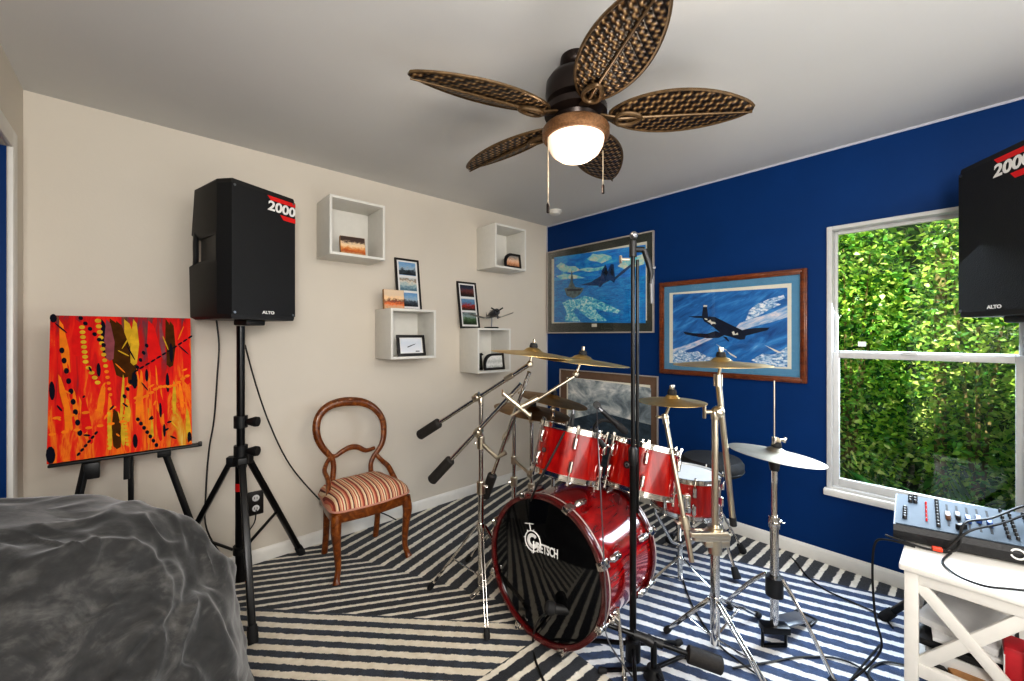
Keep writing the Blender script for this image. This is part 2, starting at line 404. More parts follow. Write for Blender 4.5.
# ------------------------------------------------------------------ garden outside
def leaf_cloud(mb, c, rx, ry, z0, z1, n, size, rnd, shell=.55, mats=(0, 1, 2)):
    for i in range(n):
        a = rnd.uniform(0, 2*PI); k = math.sqrt(rnd.uniform(shell*shell, 1)); hz = rnd.random()
        z = z0+(z1-z0)*hz; t = math.sqrt(max(.08, 1-abs(2*hz-.9)**3))
        p = Vector((c[0]+rx*k*t*math.cos(a), c[1]+ry*k*t*math.sin(a), z))
        d = Vector((rnd.gauss(0, 1), rnd.gauss(0, 1), rnd.gauss(-.25, .7))).normalized()
        nrm = Vector((rnd.gauss(0, 1), rnd.gauss(0, 1), rnd.gauss(.9, .8))); w = d.cross(nrm).normalized(); nn = w.cross(d)
        L = size*rnd.uniform(.6, 1.35); W = L*rnd.uniform(.2, .3)
        pts = [p, p+d*L*.35+w*W+nn*W*.3, p+d*L*.75+w*W*.7+nn*W*.2, p+d*L, p+d*L*.75-w*W*.7+nn*W*.2, p+d*L*.35-w*W+nn*W*.3]
        f = mb.bm.faces.new([mb.bm.verts.new(q) for q in pts]); f.material_index = rnd.choices(mats, (5, 4, 3) if len(mats) == 3 else None)[0]
LM = [M_('leaf'), M_('leaf2'), M_('leaf3')]
struct(MB().b2((XR+T, -4, -.12), (9, 5, -.06)).build('ground_outside', M_('soil'), flat=True))
def shrub(c, rx, ry, h, n, size, label, seed, mats=(0, 1, 2)):
    rnd = random.Random(seed); t = thing('garden_shrub', label, 'shrub', (c[0], c[1], -.06), 'shrubs outside the window')
    mb = MB(); leaf_cloud(mb, c, rx, ry, -.03, h, n, size, rnd, .45, mats); mb.build('foliage', LM, t, flat=True)
    mb = MB()
    for k in range(6):
        a = k*1.05; q = Vector((c[0]+rx*.5*math.cos(a), c[1]+ry*.5*math.sin(a), h*rnd.uniform(.6, .85)))
        mb.tube([(c[0], c[1], -.07), (c[0]+rx*.2*math.cos(a), c[1]+ry*.2*math.sin(a), h*.35), q], [.018, .012, .005], 6)
    mb.build('stem', M_('bark'), t)
shrub((4.1, .62, 0), .40, .34, 2.5, 11000, .044, 'leafy bright green shrub at the left side of the window view', 11)
shrub((4.3, -.05, 0), .42, .33, 2.6, 11000, .044, 'leafy bright green shrub in the middle of the window view', 12)
shrub((4.1, -.72, 0), .40, .33, 2.55, 8000, .046, 'leafy green shrub at the right edge of the window, behind the hanging loudspeaker', 13)
rnd = random.Random(5)
mb = MB()
for i in range(20000):
    p = Vector((5.3+rnd.uniform(-.35, .35), rnd.uniform(-1.8, 2.6), rnd.uniform(-.1, 3.4)))
    d = Vector((rnd.gauss(0, 1), rnd.gauss(0, 1), rnd.gauss(-.2, .8))).normalized(); w = d.cross(Vector((rnd.gauss(0, .6), rnd.gauss(0, .6), 1))).normalized()
    L = rnd.uniform(.05, .11); W = L*.26
    f = mb.bm.faces.new([mb.bm.verts.new(q) for q in (p, p+d*L*.4+w*W, p+d*L, p+d*L*.4-w*W)]); f.material_index = rnd.choices((0, 1, 2), (4, 4, 3))[0]
mb.b2((5.62, -2.2, -.1), (5.75, 3, 3.4), 0, 2)
o = mb.build('hedge', LM, flat=True); tag(o, 'tall dense green hedge forming the backdrop beyond the window shrubs', 'hedge')
mb = MB()
mb.tube([(4.27, .125, -.08), (4.26, .13, .9), (4.27, .125, 1.98)], [.035, .033, .032], 10); o = mb.build('garden_post', M_('bark'))
tag(o, 'pale yellowish upright post among the leaves outside the window', 'post')
t = thing('palm_plant', 'low palm with long narrow fronds under the window outside', 'palm', (3.62, .12, -.06))
rnd = random.Random(3)
for k in range(9):
    a = k/9*2*PI+.3; mb = MB(); L = rnd.uniform(.45, .65); e = Vector((math.cos(a)*.45, math.sin(a), 0))
    pts = [Vector((3.62, .12, -.05))+e*L*s*.8+Vector((0, 0, .95*L*1.6*s-.75*L*s*s)) for s in (0, .2, .4, .6, .8, 1)]
    mb.tube(pts, [.006, .005, .004, .004, .003, .002], 5)
    for s in range(1, 6):
        for q in (.0, .5):
            p = pts[s-1].lerp(pts[s], q)
            for sg in (-1, 1):
                dr = (e*.6+Vector((-e.y, e.x, 0))*sg+Vector((0, 0, .25))).normalized(); w = dr.cross(Vector((0, 0, 1))).normalized()*.012
                mb.poly([p, p+dr*.12+w, p+dr*.26, p+dr*.12-w], 0)
    mb.build('frond', M_('leaf3'), t, flat=True)

# ------------------------------------------------------------------ rug
def clip(poly, a, b, c):
    """keep the side where a*x+b*y>=c"""
    out = []
    for i in range(len(poly)):
        p, q = poly[i], poly[(i+1) % len(poly)]; dp, dq = a*p[0]+b*p[1]-c, a*q[0]+b*q[1]-c
        if dp >= 0: out.append(p)
        if (dp >= 0) != (dq >= 0):
            s = dp/(dp-dq); out.append((p[0]+(q[0]-p[0])*s, p[1]+(q[1]-p[1])*s))
    return out
RX0, RX1, RY0, RY1 = XL+.03, XR-.016, -.9, YB-.016
room = [(RX0, RY0), (RX1, RY0), (RX1, RY1), (RX0, RY1)]
def line(p, q):      # half plane to the left of p->q
    a, b = -(q[1]-p[1]), q[0]-p[0]; return a, b, a*p[0]+b*p[1]
def neg(l): return tuple(-x for x in l)
K = line((1.291, 1.679), (.955, 2.453))     # left of it: region A
S = line((1.274, 1.408), (.399, 2.34))      # left side of this direction: below-left
G = line((2.70, .67), (2.35, 1.61))         # left of it: inside
L2 = line((2.41, 1.45), (3.0, 2.2))
def reg(*ls):
    p = room
    for l in ls: p = clip(p, *l)
    return p
def n_of(deg): r = math.radians(deg); return (-math.sin(r), math.cos(r))
YD = 1.27
regs = [
 (reg(K, neg(S), (0, 1, YD)), n_of(-28), .0565, 2.607, 0, .165),
 (reg(neg(K), (0, 1, 1.45), L2), n_of(19), .0893, 2.0, 0, .165),
 (reg(S, (0, 1, YD)), n_of(-46), .066, 1.81, 1, .25),
 (reg((0, -1, -YD), (-1, 0, -1.35)), n_of(-1), .0755, 1.272, 0, .16),
 (reg((0, -1, -1.30), (1, 0, 1.35), (-1, 0, -1.47)), n_of(-35), .0675, 1.689, 2, .2),
 (reg((0, -1, -1.45), (1, 0, 1.47), G), n_of(-70), .0765, 1.738, 2, .2),
 (reg(neg(L2), (0, 1, 1.45)), n_of(-1.5), .0728, .70, 0, .165),
 (reg(neg(G), (0, -1, -1.45)), n_of(-1.5), .0728, .70, 0, .165),
]
rug_bm = MB(); uvl = rug_bm.bm.loops.layers.uv.new('stripes')
rug_bm.b2((RX0, RY0, .001), (RX1, RY1, .0115), 0, 0)
for poly_, n, per, ph, mi, cen in regs:
    if len(poly_) < 3: continue
    f = rug_bm.bm.faces.new([rug_bm.bm.verts.new((x, y, .012)) for x, y in poly_]); f.material_index = mi
    for lp in f.loops: lp[uvl].uv = ((lp.vert.co.x*n[0]+lp.vert.co.y*n[1]-ph)/per+cen+100, 0)
o = rug_bm.build('rug', [M_('rugthin'), M_('rugthick'), M_('rugdaylit')], flat=True)
tag(o, 'navy and cream maze stripe rug covering the whole floor under the drum kit', 'rug')
RZ = .012
# ================================================================== CREAM WALL SIDE
def photomat(name, stops, scale=(6, 6, 6), nz=.35, axis=2, per=10.0, rough=.35):
    """printed picture: bands of colour up the picture broken by noise"""
    t = NT(name); v = t.coord('Object'); s = t.add('ShaderNodeSeparateXYZ'); t.l(v, s.inputs[0])
    n = t.noise(t.coord('Object', scale), 5, 4, .6)
    b = t.math('FRACT', t.math('SUBTRACT', t.math('MULTIPLY', s.outputs[2], 8.5), .26)) if axis == 1 else t.math('MULTIPLY', s.outputs[axis], per)
    f = t.math('ADD', b, t.math('MULTIPLY', t.math('SUBTRACT', n, .5), nz))
    t.bsdf(t.ramp(f, stops), rough); return t.m
def seg_ramp_mat(name, cols, scale, rough=.4, nsc=5):
    t = NT(name); n = t.noise(t.coord('Object', scale), nsc, 5, .65, .8)
    k = len(cols); t.bsdf(t.ramp(n, [(.3+.4*i/(k-1), c) for i, c in enumerate(cols)]), rough); return t.m
# ------------------------------------------------------------------ grey plush bean bag
BC = Vector((-.238, 1.47, 0)); 
mb = MB(); NU, NV = 220, 120; rings = []
t = thing('bean_bag', 'large round floor seat under a rumpled grey crushed plush cover, bottom left corner', 'bean bag', (BC.x, BC.y, RZ))
def bag_pt(u, v):
    a = u*2*PI; th = v*PI/2*1.0
    # v: 0 at floor, 1 at crown
    ct, st = abs(math.cos(th))**.47, abs(math.sin(th))**.95
    p = Vector((math.cos(a)*.522*ct, math.sin(a)*.51*ct, .012+.935*st*(1-.10*math.cos(a)*ct)))
    if v < .12: k = 1-.10*(1-v/.12); p.x *= k; p.y *= k
    n = Vector((math.cos(a)*ct, math.sin(a)*ct, .9*st+.001)).normalized()
    q = p*1.0
    w = noise.noise(q*2.2)*.9
    r1 = (noise.noise(Vector((q.x*3.4+w, q.y*3.4-w, q.z*2.6+w*1.2))))
    r2 = (noise.noise(Vector((q.x*8+3+w*3, q.y*8+w*2, q.z*6-w*2))))
    dr = (math.exp(-(r1/.20)**2)*.046*max(.1, .6+1.4*noise.noise(q*1.9+Vector((5, 1, 2))))+math.exp(-(r2/.22)**2)*.017*max(0, .5+1.6*noise.noise(q*2.3+Vector((1, 7, 2))))+noise.noise(q*2.6)*.022)
    cr = math.exp(-((p.x-.10)**2+(p.y+.22)**2)/.05)
    r3 = noise.noise(Vector((q.x*13+w*2, q.y*13-w*3, q.z*9+w*2)))
    r4 = noise.noise(Vector((q.x*4.5-2+w*1.5, q.y*4.5+5, q.z*4.5-w)))
    dr += math.exp(-(r3/.22)**2)*.012*cr-math.exp(-(r4/.13)**2)*.016
    msk = .22+.78*min(1, max(0, (.22-p.y*1.7+p.x*.25)))
    top = min(1, max(.0, (v-.02)*4))
    dr = .012+(dr-.012)*msk*1.15
    return BC+p+n*(dr-.03)*top
rings = [[bag_pt(i/NU, (j/NV)**.9*.985) for i in range(NU)] for j in range(NV+1)]
mb.ring_loft(rings, 0, True, True); mb.build('cover', M_('velvet'), t, angle=180)
mb = MB(); mb.tube([bag_pt(i/90, .17)+Vector((math.cos(i/90*2*PI), math.sin(i/90*2*PI), 0))*.004 for i in range(90)], .006, 6, 0, True)
mb.build('seam', M_('velvet'), t)

# ------------------------------------------------------------------ easel and abstract painting
cb = (B(46, 462, .29)+B(190, 446, .29))/2; ctp = (B(53, 315, .2)+B(192, 320, .2))/2
x0 = B(49, 390, .25).x; x1 = B(191, 390, .25).x
up_ = (ctp-cb); up_.x = 0; cw, ch = x1-x0, up_.length
PM = frame_M(((x0+x1)/2, cb.y, cb.z), (1, 0, 0), up_)       # local z points to the viewer side (+x cross up)
def cv(u, v, d=0.0): return PM @ Vector(((u-.5)*cw, v*ch, d))
zs = 1 if (PM.to_3x3() @ Vector((0, 0, 1))).y < 0 else -1
t = NT('abstract red and orange brushwork'); v = t.coord('Object', (20, 3, 2.6)); f = t.noise(v, 1.0, 5, .62, .9)
f2 = t.noise(t.coord('Object', (3.5, 1, 1.2)), 2.3, 3, .5, .5); s = t.add('ShaderNodeSeparateXYZ'); t.l(t.coord('Object'), s.inputs[0])
fz = t.math('MULTIPLY', s.outputs[2], .34)
ff = t.math('ADD', t.math('ADD', t.math('MULTIPLY', f, .85), t.math('MULTIPLY', f2, .35)), t.math('SUBTRACT', .0, fz))
c = t.ramp(ff, [(.16, '#33201a'), (.25, '#7a4a2c'), (.31, '#6e2f3c'), (.37, '#b0120f'), (.46, '#d8140c'), (.53, '#dd3010'), (.60, '#e87a14'), (.66, '#d6280e'), (.74, '#d08e20'), (.85, '#d8c878')])
t.bsdf(c, .7, 0, t.bump(f, .2, .004), Specular_IOR_Level=.2); MT['abstract'] = t.m
MT['pnavy'] = simple('dark navy paint', '#0a0b1c', .75, Specular_IOR_Level=.15); MT['porange'] = simple('orange paint', '#e87c0e', .7, Specular_IOR_Level=.2, var=.12); MT['pyellow'] = simple('ochre yellow paint', '#cca22c', .8, Specular_IOR_Level=.1, var=.2)
MT['pred'] = simple('scarlet paint', '#d20d08', .7, Specular_IOR_Level=.2, var=.1); MT['polive'] = simple('olive brown paint', '#4a2a0c', .85, Specular_IOR_Level=.1, var=.3); MT['pmauve'] = simple('mauve paint', '#8a4a50', .8, Specular_IOR_Level=.1, var=.2)
canvas_mats = [M_('abstract'), M_('pnavy'), M_('porange'), M_('pyellow'), M_('pred'), M_('polive'), M_('pmauve')]
mb = MB()
mb.prism([cv(0, 0, .0), cv(1, 0, .0), cv(1, 1, .0), cv(0, 1, .0)], (PM.to_3x3() @ Vector((0, 0, 1)))*zs*.018, 0)
Ld = [.0185]
def pp(x, y, d):          # painting crop pixels -> canvas
    tp = 42+(x-55)/552*18; bt = 630-(x-25)/565*65; lx = 55-(y-42)/588*30; rx = 607-(y-60)/505*17
    return cv((x-lx)/(rx-lx), 1-(y-tp)/(bt-tp), zs*d)
def stroke(pts, mi):
    Ld[0] += .000025; mb.poly([pp(x, y, Ld[0]) for x, y in pts], mi)
def blob(x, y, rx, ry, mi, rot=0.0, n=10):
    ca, sa = math.cos(rot), math.sin(rot)
    stroke([(x+rx*math.cos(k/n*2*PI)*ca-ry*math.sin(k/n*2*PI)*sa, y+rx*math.cos(k/n*2*PI)*sa+ry*math.sin(k/n*2*PI)*ca) for k in range(n)], mi)
def vflame(x, y0, y1, w, mi, dx=0):
    stroke([(x-w*.3, y0), (x+w*.4, y0+(y1-y0)*.1), (x+w+dx*.5, y0+(y1-y0)*.55), (x+w*.7+dx, y1-8), (x+dx, y1), (x-w*.6+dx, y1-12), (x-w*.8+dx*.5, y0+(y1-y0)*.5)], mi)
rnd = random.Random(21)
for a in [(280, 56, 300, 44, 5, 30), (240, 58, 220, 18, 1, 8), (330, 60, 220, 26, 3, 22), (500, 60, 240, 20, 5, 10), (350, 150, 330, 20, 5, -10), (150, 60, 210, 26, 4, -10), (430, 66, 300, 34, 4, 12), (580, 70, 330, 22, 4, 0), (260, 60, 230, 22, 6, 0), (300, 66, 260, 30, 5, 20), (365, 60, 250, 20, 3, -12), (90, 60, 280, 18, 2, 14), (520, 70, 260, 22, 5, -16), (470, 66, 230, 12, 6, 10)]: vflame(*a)
for i in range(34):
    x = rnd.uniform(60, 580); y0 = rnd.uniform(230, 430); vflame(x, y0, min(600-x*.08, y0+rnd.uniform(90, 220)), rnd.uniform(6, 14), rnd.choice((4, 2, 2, 3, 4)), rnd.uniform(-18, 18))
for x, y0, y1, w in [(275, 420, 580, 22), (300, 470, 570, 10), (250, 430, 575, 10)]: vflame(x, y0, y1, w, 5 if w > 12 else 3)
for k in range(12): blob(163+k*1.2+(k > 7)*(k-7)*9, 92+k*20+(k > 7)*4, 11, 8, 3)
for k in range(14): blob(222+k*2.8, 66+k*23, 12-k*.35, 9-k*.2, 3 if k < 9 else 2)
for k in range(9): blob(250-k*.3, 440+k*17, 8, 7, 3); blob(308+k*1.0, 450+k*14, 7, 6, 3)
for k in range(9): blob(90+k*6.5, 185+k*41, 9, 12, 1)
for k in range(6): blob(160+k*16, 55+k*22, 9, 8, 1, .6)
for k in range(11): blob(362+k*24, 272-k*13.5, 12, 4, 1, -.5)
for k in range(8): blob(410-k*14, 170+k*29, 7, 9, 1, -.6)
for k in range(7): blob(362+k*12, 465+k*17, 8, 8, 1, .7)
for k in range(6): blob(200-k*13, 515+k*16, 9, 5, 1, -.8)
for x, y, rx, ry in [(65, 55, 12, 18), (52, 345, 10, 38), (40, 595, 16, 34), (355, 310, 12, 34), (218, 265, 8, 28), (492, 320, 8, 40), (348, 550, 10, 28), (580, 540, 10, 24), (457, 430, 6, 30), (513, 200, 8, 40), (405, 290, 7, 26), (470, 510, 6, 26)]: blob(x, y, rx, ry, 1)
for k in range(7): blob(65+k*50, 452-k*9, 15, 6, 2, -.1); blob(48+k*42, 515-k*7, 13, 6, 2, -.1)
for k in range(12): blob(360+k*20, 380-k*7+8*math.sin(k), 13, 6, 2, -.2)
for x, y, l, r in [(300, 260, 28, .8), (345, 200, 34, 1.1), (395, 335, 22, .9), (520, 440, 24, .8), (90, 95, 30, .8), (315, 200, 26, .5), (560, 120, 32, -1.1), (490, 160, 32, 1.2), (515, 490, 30, .8), (570, 190, 30, .7), (330, 150, 40, -1.0), (350, 110, 36, 1.3)]: blob(x, y, l, 3, rnd.choice((1, 2, 3)), r)
for i in range(26): blob(rnd.uniform(60, 590), rnd.uniform(260, 560), rnd.uniform(6, 16), 4, rnd.choice((1, 2, 2)), rnd.uniform(-1.2, 1.2))
o = mb.build('painting', canvas_mats, flat=True)
tag(o, 'abstract canvas painting in red, orange and black dabs on the easel', 'painting')
t = thing('easel', 'black folding display easel holding the abstract red painting', 'easel', ((x0+x1)/2, 2.55, RZ))
zb = cb.z-.012; yb = cb.y
mb = MB(); mb.box(((x0+x1)/2+.02, yb+.0, zb+.004), (cw+.035, .045, .012), None, .003); mb.b2((x1+.025, yb-.03, zb), (x1+.038, yb-.0, zb+.02), .002); mb.build('ledge', M_('black'), t)
yt = yb+.05
for a, b in (((-.18, yt, zb+.03), (-.31, 2.43, RZ)), ((.06, yt, zb+.03), (.285, 2.43, RZ))):
    mb = MB(); mb.bar(a, b, .024, .02, .003); mb.build('leg', M_('black'), t)
MB().bar((-.05, yt+.03, 1.25), (-.045, 2.72, RZ), .02, .024, .003).build('leg', M_('black'), t)
MB().bar((-.06, yt+.005, zb-.12), (-.055, yt+.08, 1.36), .022, .014, .003).build('mast', M_('black'), t)
MB().box((-.17, yt-.012, zb-.05), (.05, .03, .07), None, .004).build('hinge', M_('black'), t); MB().box((.07, yt-.012, zb-.02), (.05, .03, .035), None, .004).build('hinge', M_('black'), t)

# ------------------------------------------------------------------ loudspeakers on tripods
def speaker(fc, n, z0, z1, label):
    n = Vector((n[0], n[1], 0)).normalized(); h = z1-z0
    t = thing('loudspeaker', label, 'loudspeaker', (fc[0]-n.x*.15, fc[1]-n.y*.15, z0), 'powered loudspeakers')
    Z = Vector((0, 0, 1)); X = Z.cross(n); Y = -n
    Mx = Matrix((X, Y, Z)).transposed().to_4x4(); Mx.translation = Vector((fc[0], fc[1], z0))
    def out(b, bw, inset=0.0): return [(-.167, .006), (.167, .006), (.188, .082), (bw, b), (-bw, b), (-.188, .082)]
    def lvl(z, b, bw, s=1.0): return [Vector((x*s, y if y < .05 else y, z)) for x, y in out(b, bw)]
    mb = MB(Mx)
    mb.ring_loft([lvl(0, .31, .15, .97), lvl(.012, .33, .156), lvl(h*.40, .335, .158), lvl(h*.43, .29, .15), lvl(h*.431, .272, .140), lvl(h*.60, .272, .140), lvl(h*.601, .29, .15), lvl(h*.64, .325, .153), lvl(h-.012, .31, .148), lvl(h, .29, .142, .97)])
    mb.box((0, .12, -.012), (.10, .10, .03), None, .006); mb.build('cabinet', M_('cab'), t, angle=25)
    g = [(-.187, .076), (-.168, .0), (.168, .0), (.187, .076)]
    mb = MB(Mx); mb.ring_loft([[Vector((x, y, z)) for x, y in g] for z in (.022, h-.022)]); mb.build('grille', M_('grille'), t, angle=20)
    mb = MB(Mx)
    for s in (-1, 1): mb.tube([(s*.150, .300, h*.39), (s*.158, .282, h*.45), (s*.158, .282, h*.58), (s*.148, .295, h*.65)], .012, 8, 0, False, 1, 3)
    mb.build('handle', M_('black'), t)
    mb = MB(Mx)
    for x in (-.155, .155):
        for z in (.03, h-.03): mb.cyl((x, -.003, z), (x, .003, z), .006, None, 10)
    mb.build('grille_screws', M_('steel'), t)
    mb = MB(Mx)
    def st(pts): mb.prism([(x, -.0025, h-z) for x, z in pts], (0, .002, 0))
    st([(.008, .026), (.168, .026), (.168, .047), (.026, .047)]); st([(.078, .108), (.168, .108), (.168, .132), (.098, .132)])
    bd = mb.build('red_badge', M_('red'), t); bd['label'] = 'red striped badge with white number'
    TM = Mx @ frame_M((.086, -.0035, h-.078), (1, 0, 0), (0, 0, 1))
    text_mb('2000', .068, TM, M_('lettering'), 'badge_number', bd, .0006, 1.15, .1, .0022)
    text_mb('ALTO', .020, Mx @ frame_M((.012, -.0035, .036), (1, 0, 0), (0, 0, 1)), M_('lettering'), 'logo', t, .0006, 1.25, 0, .0008)
    return t
def speaker_stand(x, y, ztop, feet, label, zc=.74, tag_red=False):
    t = thing('speaker_stand', label, 'stand', (x, y, RZ), 'speaker tripod stands')
    MB().cyl((x, y, zc-.05), (x, y, ztop), .0185, None, 16).build('pole', M_('blacksatin'), t)
    MB().cyl((x, y, .10), (x, y, zc+.03), .024, None, 16).build('lower_tube', M_('blacksatin'), t)
    for z in (zc+.17, zc+.02):
        mb = MB(); mb.cyl((x, y, z-.03), (x, y, z+.03), .031, None, 16); c = mb.build('collar', M_('black'), t)
        dx, dy = .7437*.055, -.6685*.055
        MB().cyl((x+dx*.5, y+dy*.5, z), (x+dx*1.35, y+dy*1.35, z), .012, .026, 12).cyl((x+dx*1.35, y+dy*1.35, z), (x+dx*1.6, y+dy*1.6, z), .026, .024, 12).build('knob', M_('black'), c)
    MB().cyl((x, y, .24), (x, y, .28), .034, None, 16).build('lower_collar', M_('black'), t)
    mb = MB(); mb.cyl((x, y, zc-.045), (x, y, zc-.005), .036, None, 16)
    for fx, fy in feet:
        d = Vector((fx-x, fy-y, 0)).normalized(); mb.box((x+d.x*.04, y+d.y*.04, zc-.03), (.04, .04, .05), Matrix.Rotation(math.atan2(d.y, d.x), 3, 'Z'), .004)
    mb.build('leg_hub', M_('black'), t)
    for fx, fy in feet:
        d = Vector((fx-x, fy-y, 0)); a = Vector((x, y, zc-.03))+d.normalized()*.045; b = Vector((fx, fy, RZ+.02))
        lg = MB().bar(a, b, .03, .024, .005).build('leg', M_('blacksatin'), t)
        MB().tube([a.lerp(b, .94), b, b+(b-a).normalized()*.025], [.02, .022, .02], 10).build('rubber_foot', M_('rubber'), lg)
        MB().bar(a.lerp(b, .52), Vector((x, y, .26))+d.normalized()*.034, .016, .008, .002).build('brace', M_('blacksatin'), lg)
    if tag_red: o = MB().cyl((x, y, .56), (x, y, .60), .0246, None, 16).build('red_sticker', M_('red'), t)
    return t
SZ0, SZ1 = 1.428, 2.083
speaker((.4525, 2.3485), (.43, -.90), SZ0, SZ1, 'black loudspeaker on a tripod against the cream wall, above the easel side')
speaker((2.553, -.069), (-.56, .83), SZ0, SZ1, 'black loudspeaker cut by the right edge, hanging in front of the window')
speaker_stand(.366, 2.478, SZ0-.03, [(.709, 2.715), (.352, 2.085), (.03, 2.66)], 'black tripod stand under the left loudspeaker, beside the easel', .74, True)
speaker_stand(2.637, -.205, SZ0-.03, [(2.592, .255), (2.27, -.42), (2.92, -.45)], 'black tripod stand of the right loudspeaker, its foot behind the white table', .60)

# ------------------------------------------------------------------ antique balloon-back chair
t = thing('dining_chair', 'antique balloon back walnut chair with striped upholstered seat against the cream wall', 'chair', (.98, 2.42, RZ))
def cb_(x, y, bow=0.0):
    px, py = 290+x/3.095, 380+y/3.095; off = .18
    for _ in range(3):
        p = B(px, py, off); off = .20-.12*(p.z-.45)
    p.y -= bow; return p
W_ = M_('chairwood')
hoop = [(127, 238), (98, 205), (82, 165), (86, 120), (112, 86), (150, 70), (190, 66), (228, 70), (262, 88), (286, 122), (290, 165), (283, 200), (262, 232)]
mb = MB(); mb.tube([cb_(*p) for p in hoop], [.017, .019, .021, .022, .024, .027, .029, .027, .024, .022, .021, .019, .017], 10, 0, False, .75, 4)
for x, y, r in [(185, 60, .02), (165, 66, .014), (205, 66, .014), (148, 72, .011), (222, 72, .011), (186, 72, .012), (130, 84, .009), (242, 82, .009)]:
    mb.ball(cb_(x, y, .012), r, 0, 10, (1.2, .7, .8))
mb.build('backrest', W_, t)
MB().tube([cb_(*p) for p in [(122, 232), (140, 236), (160, 222), (185, 209), (210, 208), (235, 218), (262, 210)]], [.012, .013, .016, .018, .017, .014, .012], 10, 0, False, .7, 4).build('cross_rail', W_, t)
for s, pts in ((0, [(127, 236), (135, 265), (130, 330)]), (1, [(262, 230), (250, 260), (252, 300)])):
    q = [cb_(*p) for p in pts]; q.append(Vector((q[-1].x, 2.605, .39)))
    MB().tube(q, [.016, .016, .018, .019], 10, 0, False, .8, 4).build('back_stile', W_, t)
a = cb_(125, 236); b = cb_(264, 228)
MB().tube([a, a+V(-.05, -.05, -.06), V(.80, 2.50, .50), V(.782, 2.44, .42)], [.013, .016, .017, .018], 10, 0, False, .8, 4).build('side_bracket', W_, t)
MB().tube([b, b+V(.035, -.04, -.05), V(1.175, 2.50, .50), V(1.192, 2.43, .42)], [.013, .016, .017, .018], 10, 0, False, .8, 4).build('side_bracket', W_, t)
def seat_outline(s=1.0, dz=0):
    pts = [(-.215, -.165), (-.10, -.195), (0, -.202), (.10, -.195), (.215, -.165), (.225, -.06), (.205, .07), (.178, .18), (.0, .19), (-.178, .18), (-.205, .07), (-.225, -.06)]
    q = []
    n = len(pts)
    for i in range(n):
        a0, a1, a2, a3 = [Vector(pts[(i+k-1) % n]) for k in range(4)]
        for k in range(4):
            u = k/4; q.append(.5*((2*a1)+(a2-a0)*u+(2*a0-5*a1+4*a2-a3)*u*u+(3*a1-a0-3*a2+a3)*u**3))
    return [Vector((.978+p.x*s, 2.44+p.y*s, dz)) for p in q]
mb = MB(); mb.ring_loft([seat_outline(.97, .335), seat_outline(1.0, .345), seat_outline(1.0, .392), seat_outline(.97, .395)]); mb.build('seat_rail', W_, t)
mb = MB(); mb.ring_loft([seat_outline(1.0, .39), seat_outline(1.015, .405), seat_outline(.98, .43), seat_outline(.88, .455), seat_outline(.68, .474), seat_outline(.4, .484), seat_outline(.05, .487)]); mb.build('seat', M_('seatfab'), t, angle=80)
mb = MB(); mb.tube(seat_outline(1.015, .397), .006, 6, 0, True); mb.build('seat_braid', M_('piping'), t)
for fx, sx in ((.775, -1), (1.18, 1)):
    MB().tube([(fx, 2.285, .375), (fx+sx*.008, 2.272, .30), (fx, 2.278, .2), (fx-sx*.006, 2.278, .09), (fx+sx*.004, 2.268, .04), (fx+sx*.01, 2.258, RZ+.001)], [.03, .028, .021, .016, .016, .022], 10, 0, False, 1, 4).build('leg', W_, t)
for fx in (.825, 1.15):
    MB().tube([(fx, 2.60, .38), (fx, 2.605, .25), (fx, 2.62, .12), (fx, 2.645, RZ+.001)], [.024, .02, .018, .019], 10, 0, False, 1, 4).build('leg', W_, t)

# ------------------------------------------------------------------ outlet, smoke detector
t = thing('wall_outlet', 'dark double wall outlet low on the cream wall behind the speaker stand', 'outlet', (.487, YB, .29))
MB().b2((.447, YB-.007, .295), (.527, YB, .435), .004).build('cover_plate', M_('outletb'), t)
for z in (.395, .335):
    s_ = MB().lathe([(.019, 0), (.019, .004), (.016, .006)], (.487, YB-.006, z), (0, -1, 0), 18).build('socket', M_('paper'), t)
    mb = MB(); mb.b2((.479, YB-.0135, z-.004), (.482, YB-.0105, z+.008)); mb.b2((.491, YB-.0135, z-.004), (.494, YB-.0105, z+.008)); mb.build('slots', M_('outletb'), s_)
t = thing('smoke_detector', 'round white smoke detector on the ceiling in the corner', 'smoke detector', (2.66, 2.40, ZC-.04))
MB().lathe([(.058, 0), (.06, -.012), (.056, -.02)], (2.66, 2.40, ZC), (0, 0, 1), 32).build('base_ring', M_('white'), t)
MB().lathe([(.048, -.019), (.046, -.032), (.03, -.04), (.0, -.041)], (2.66, 2.40, ZC), (0, 0, 1), 32).build('cap', M_('white'), t)

# ------------------------------------------------------------------ four cube shelves
def cube_shelf(x, z, w, h, d, label):
    y0, y1, k = YB-d, YB, .016
    mb = MB(); mb.b2((x, y0, z), (x+k, y1, z+h), .001); mb.b2((x+w-k, y0, z), (x+w, y1, z+h), .001)
    mb.b2((x+k, y0, z), (x+w-k, y1, z+k), .001); mb.b2((x+k, y0, z+h-k), (x+w-k, y1, z+h), .001)
    t = thing('cube_shelf', label, 'shelf', (x+w/2, YB-d/2, z), 'white cube shelves on the cream wall')
    mb.build('box', M_('shelfwhite'), t); MB().b2((x+k, YB-.008, z+k), (x+w-k, YB, z+h-k)).build('back_panel', M_('shelfwhite'), t, flat=True)
DP = .25
cube_shelf(.825, 1.842, .350, .358, DP, 'white cube shelf highest and nearest the left loudspeaker, holding one photo block')
cube_shelf(1.215, 1.190, .345, .343, DP, 'white cube shelf holding a landscape framed photo inside, above the chair')
cube_shelf(2.112, 1.908, .346, .358, DP, 'white cube shelf up in the corner holding an arched frame')
cube_shelf(1.935, 1.052, .345, .358, DP, 'low white cube shelf with the model airplane on its top')

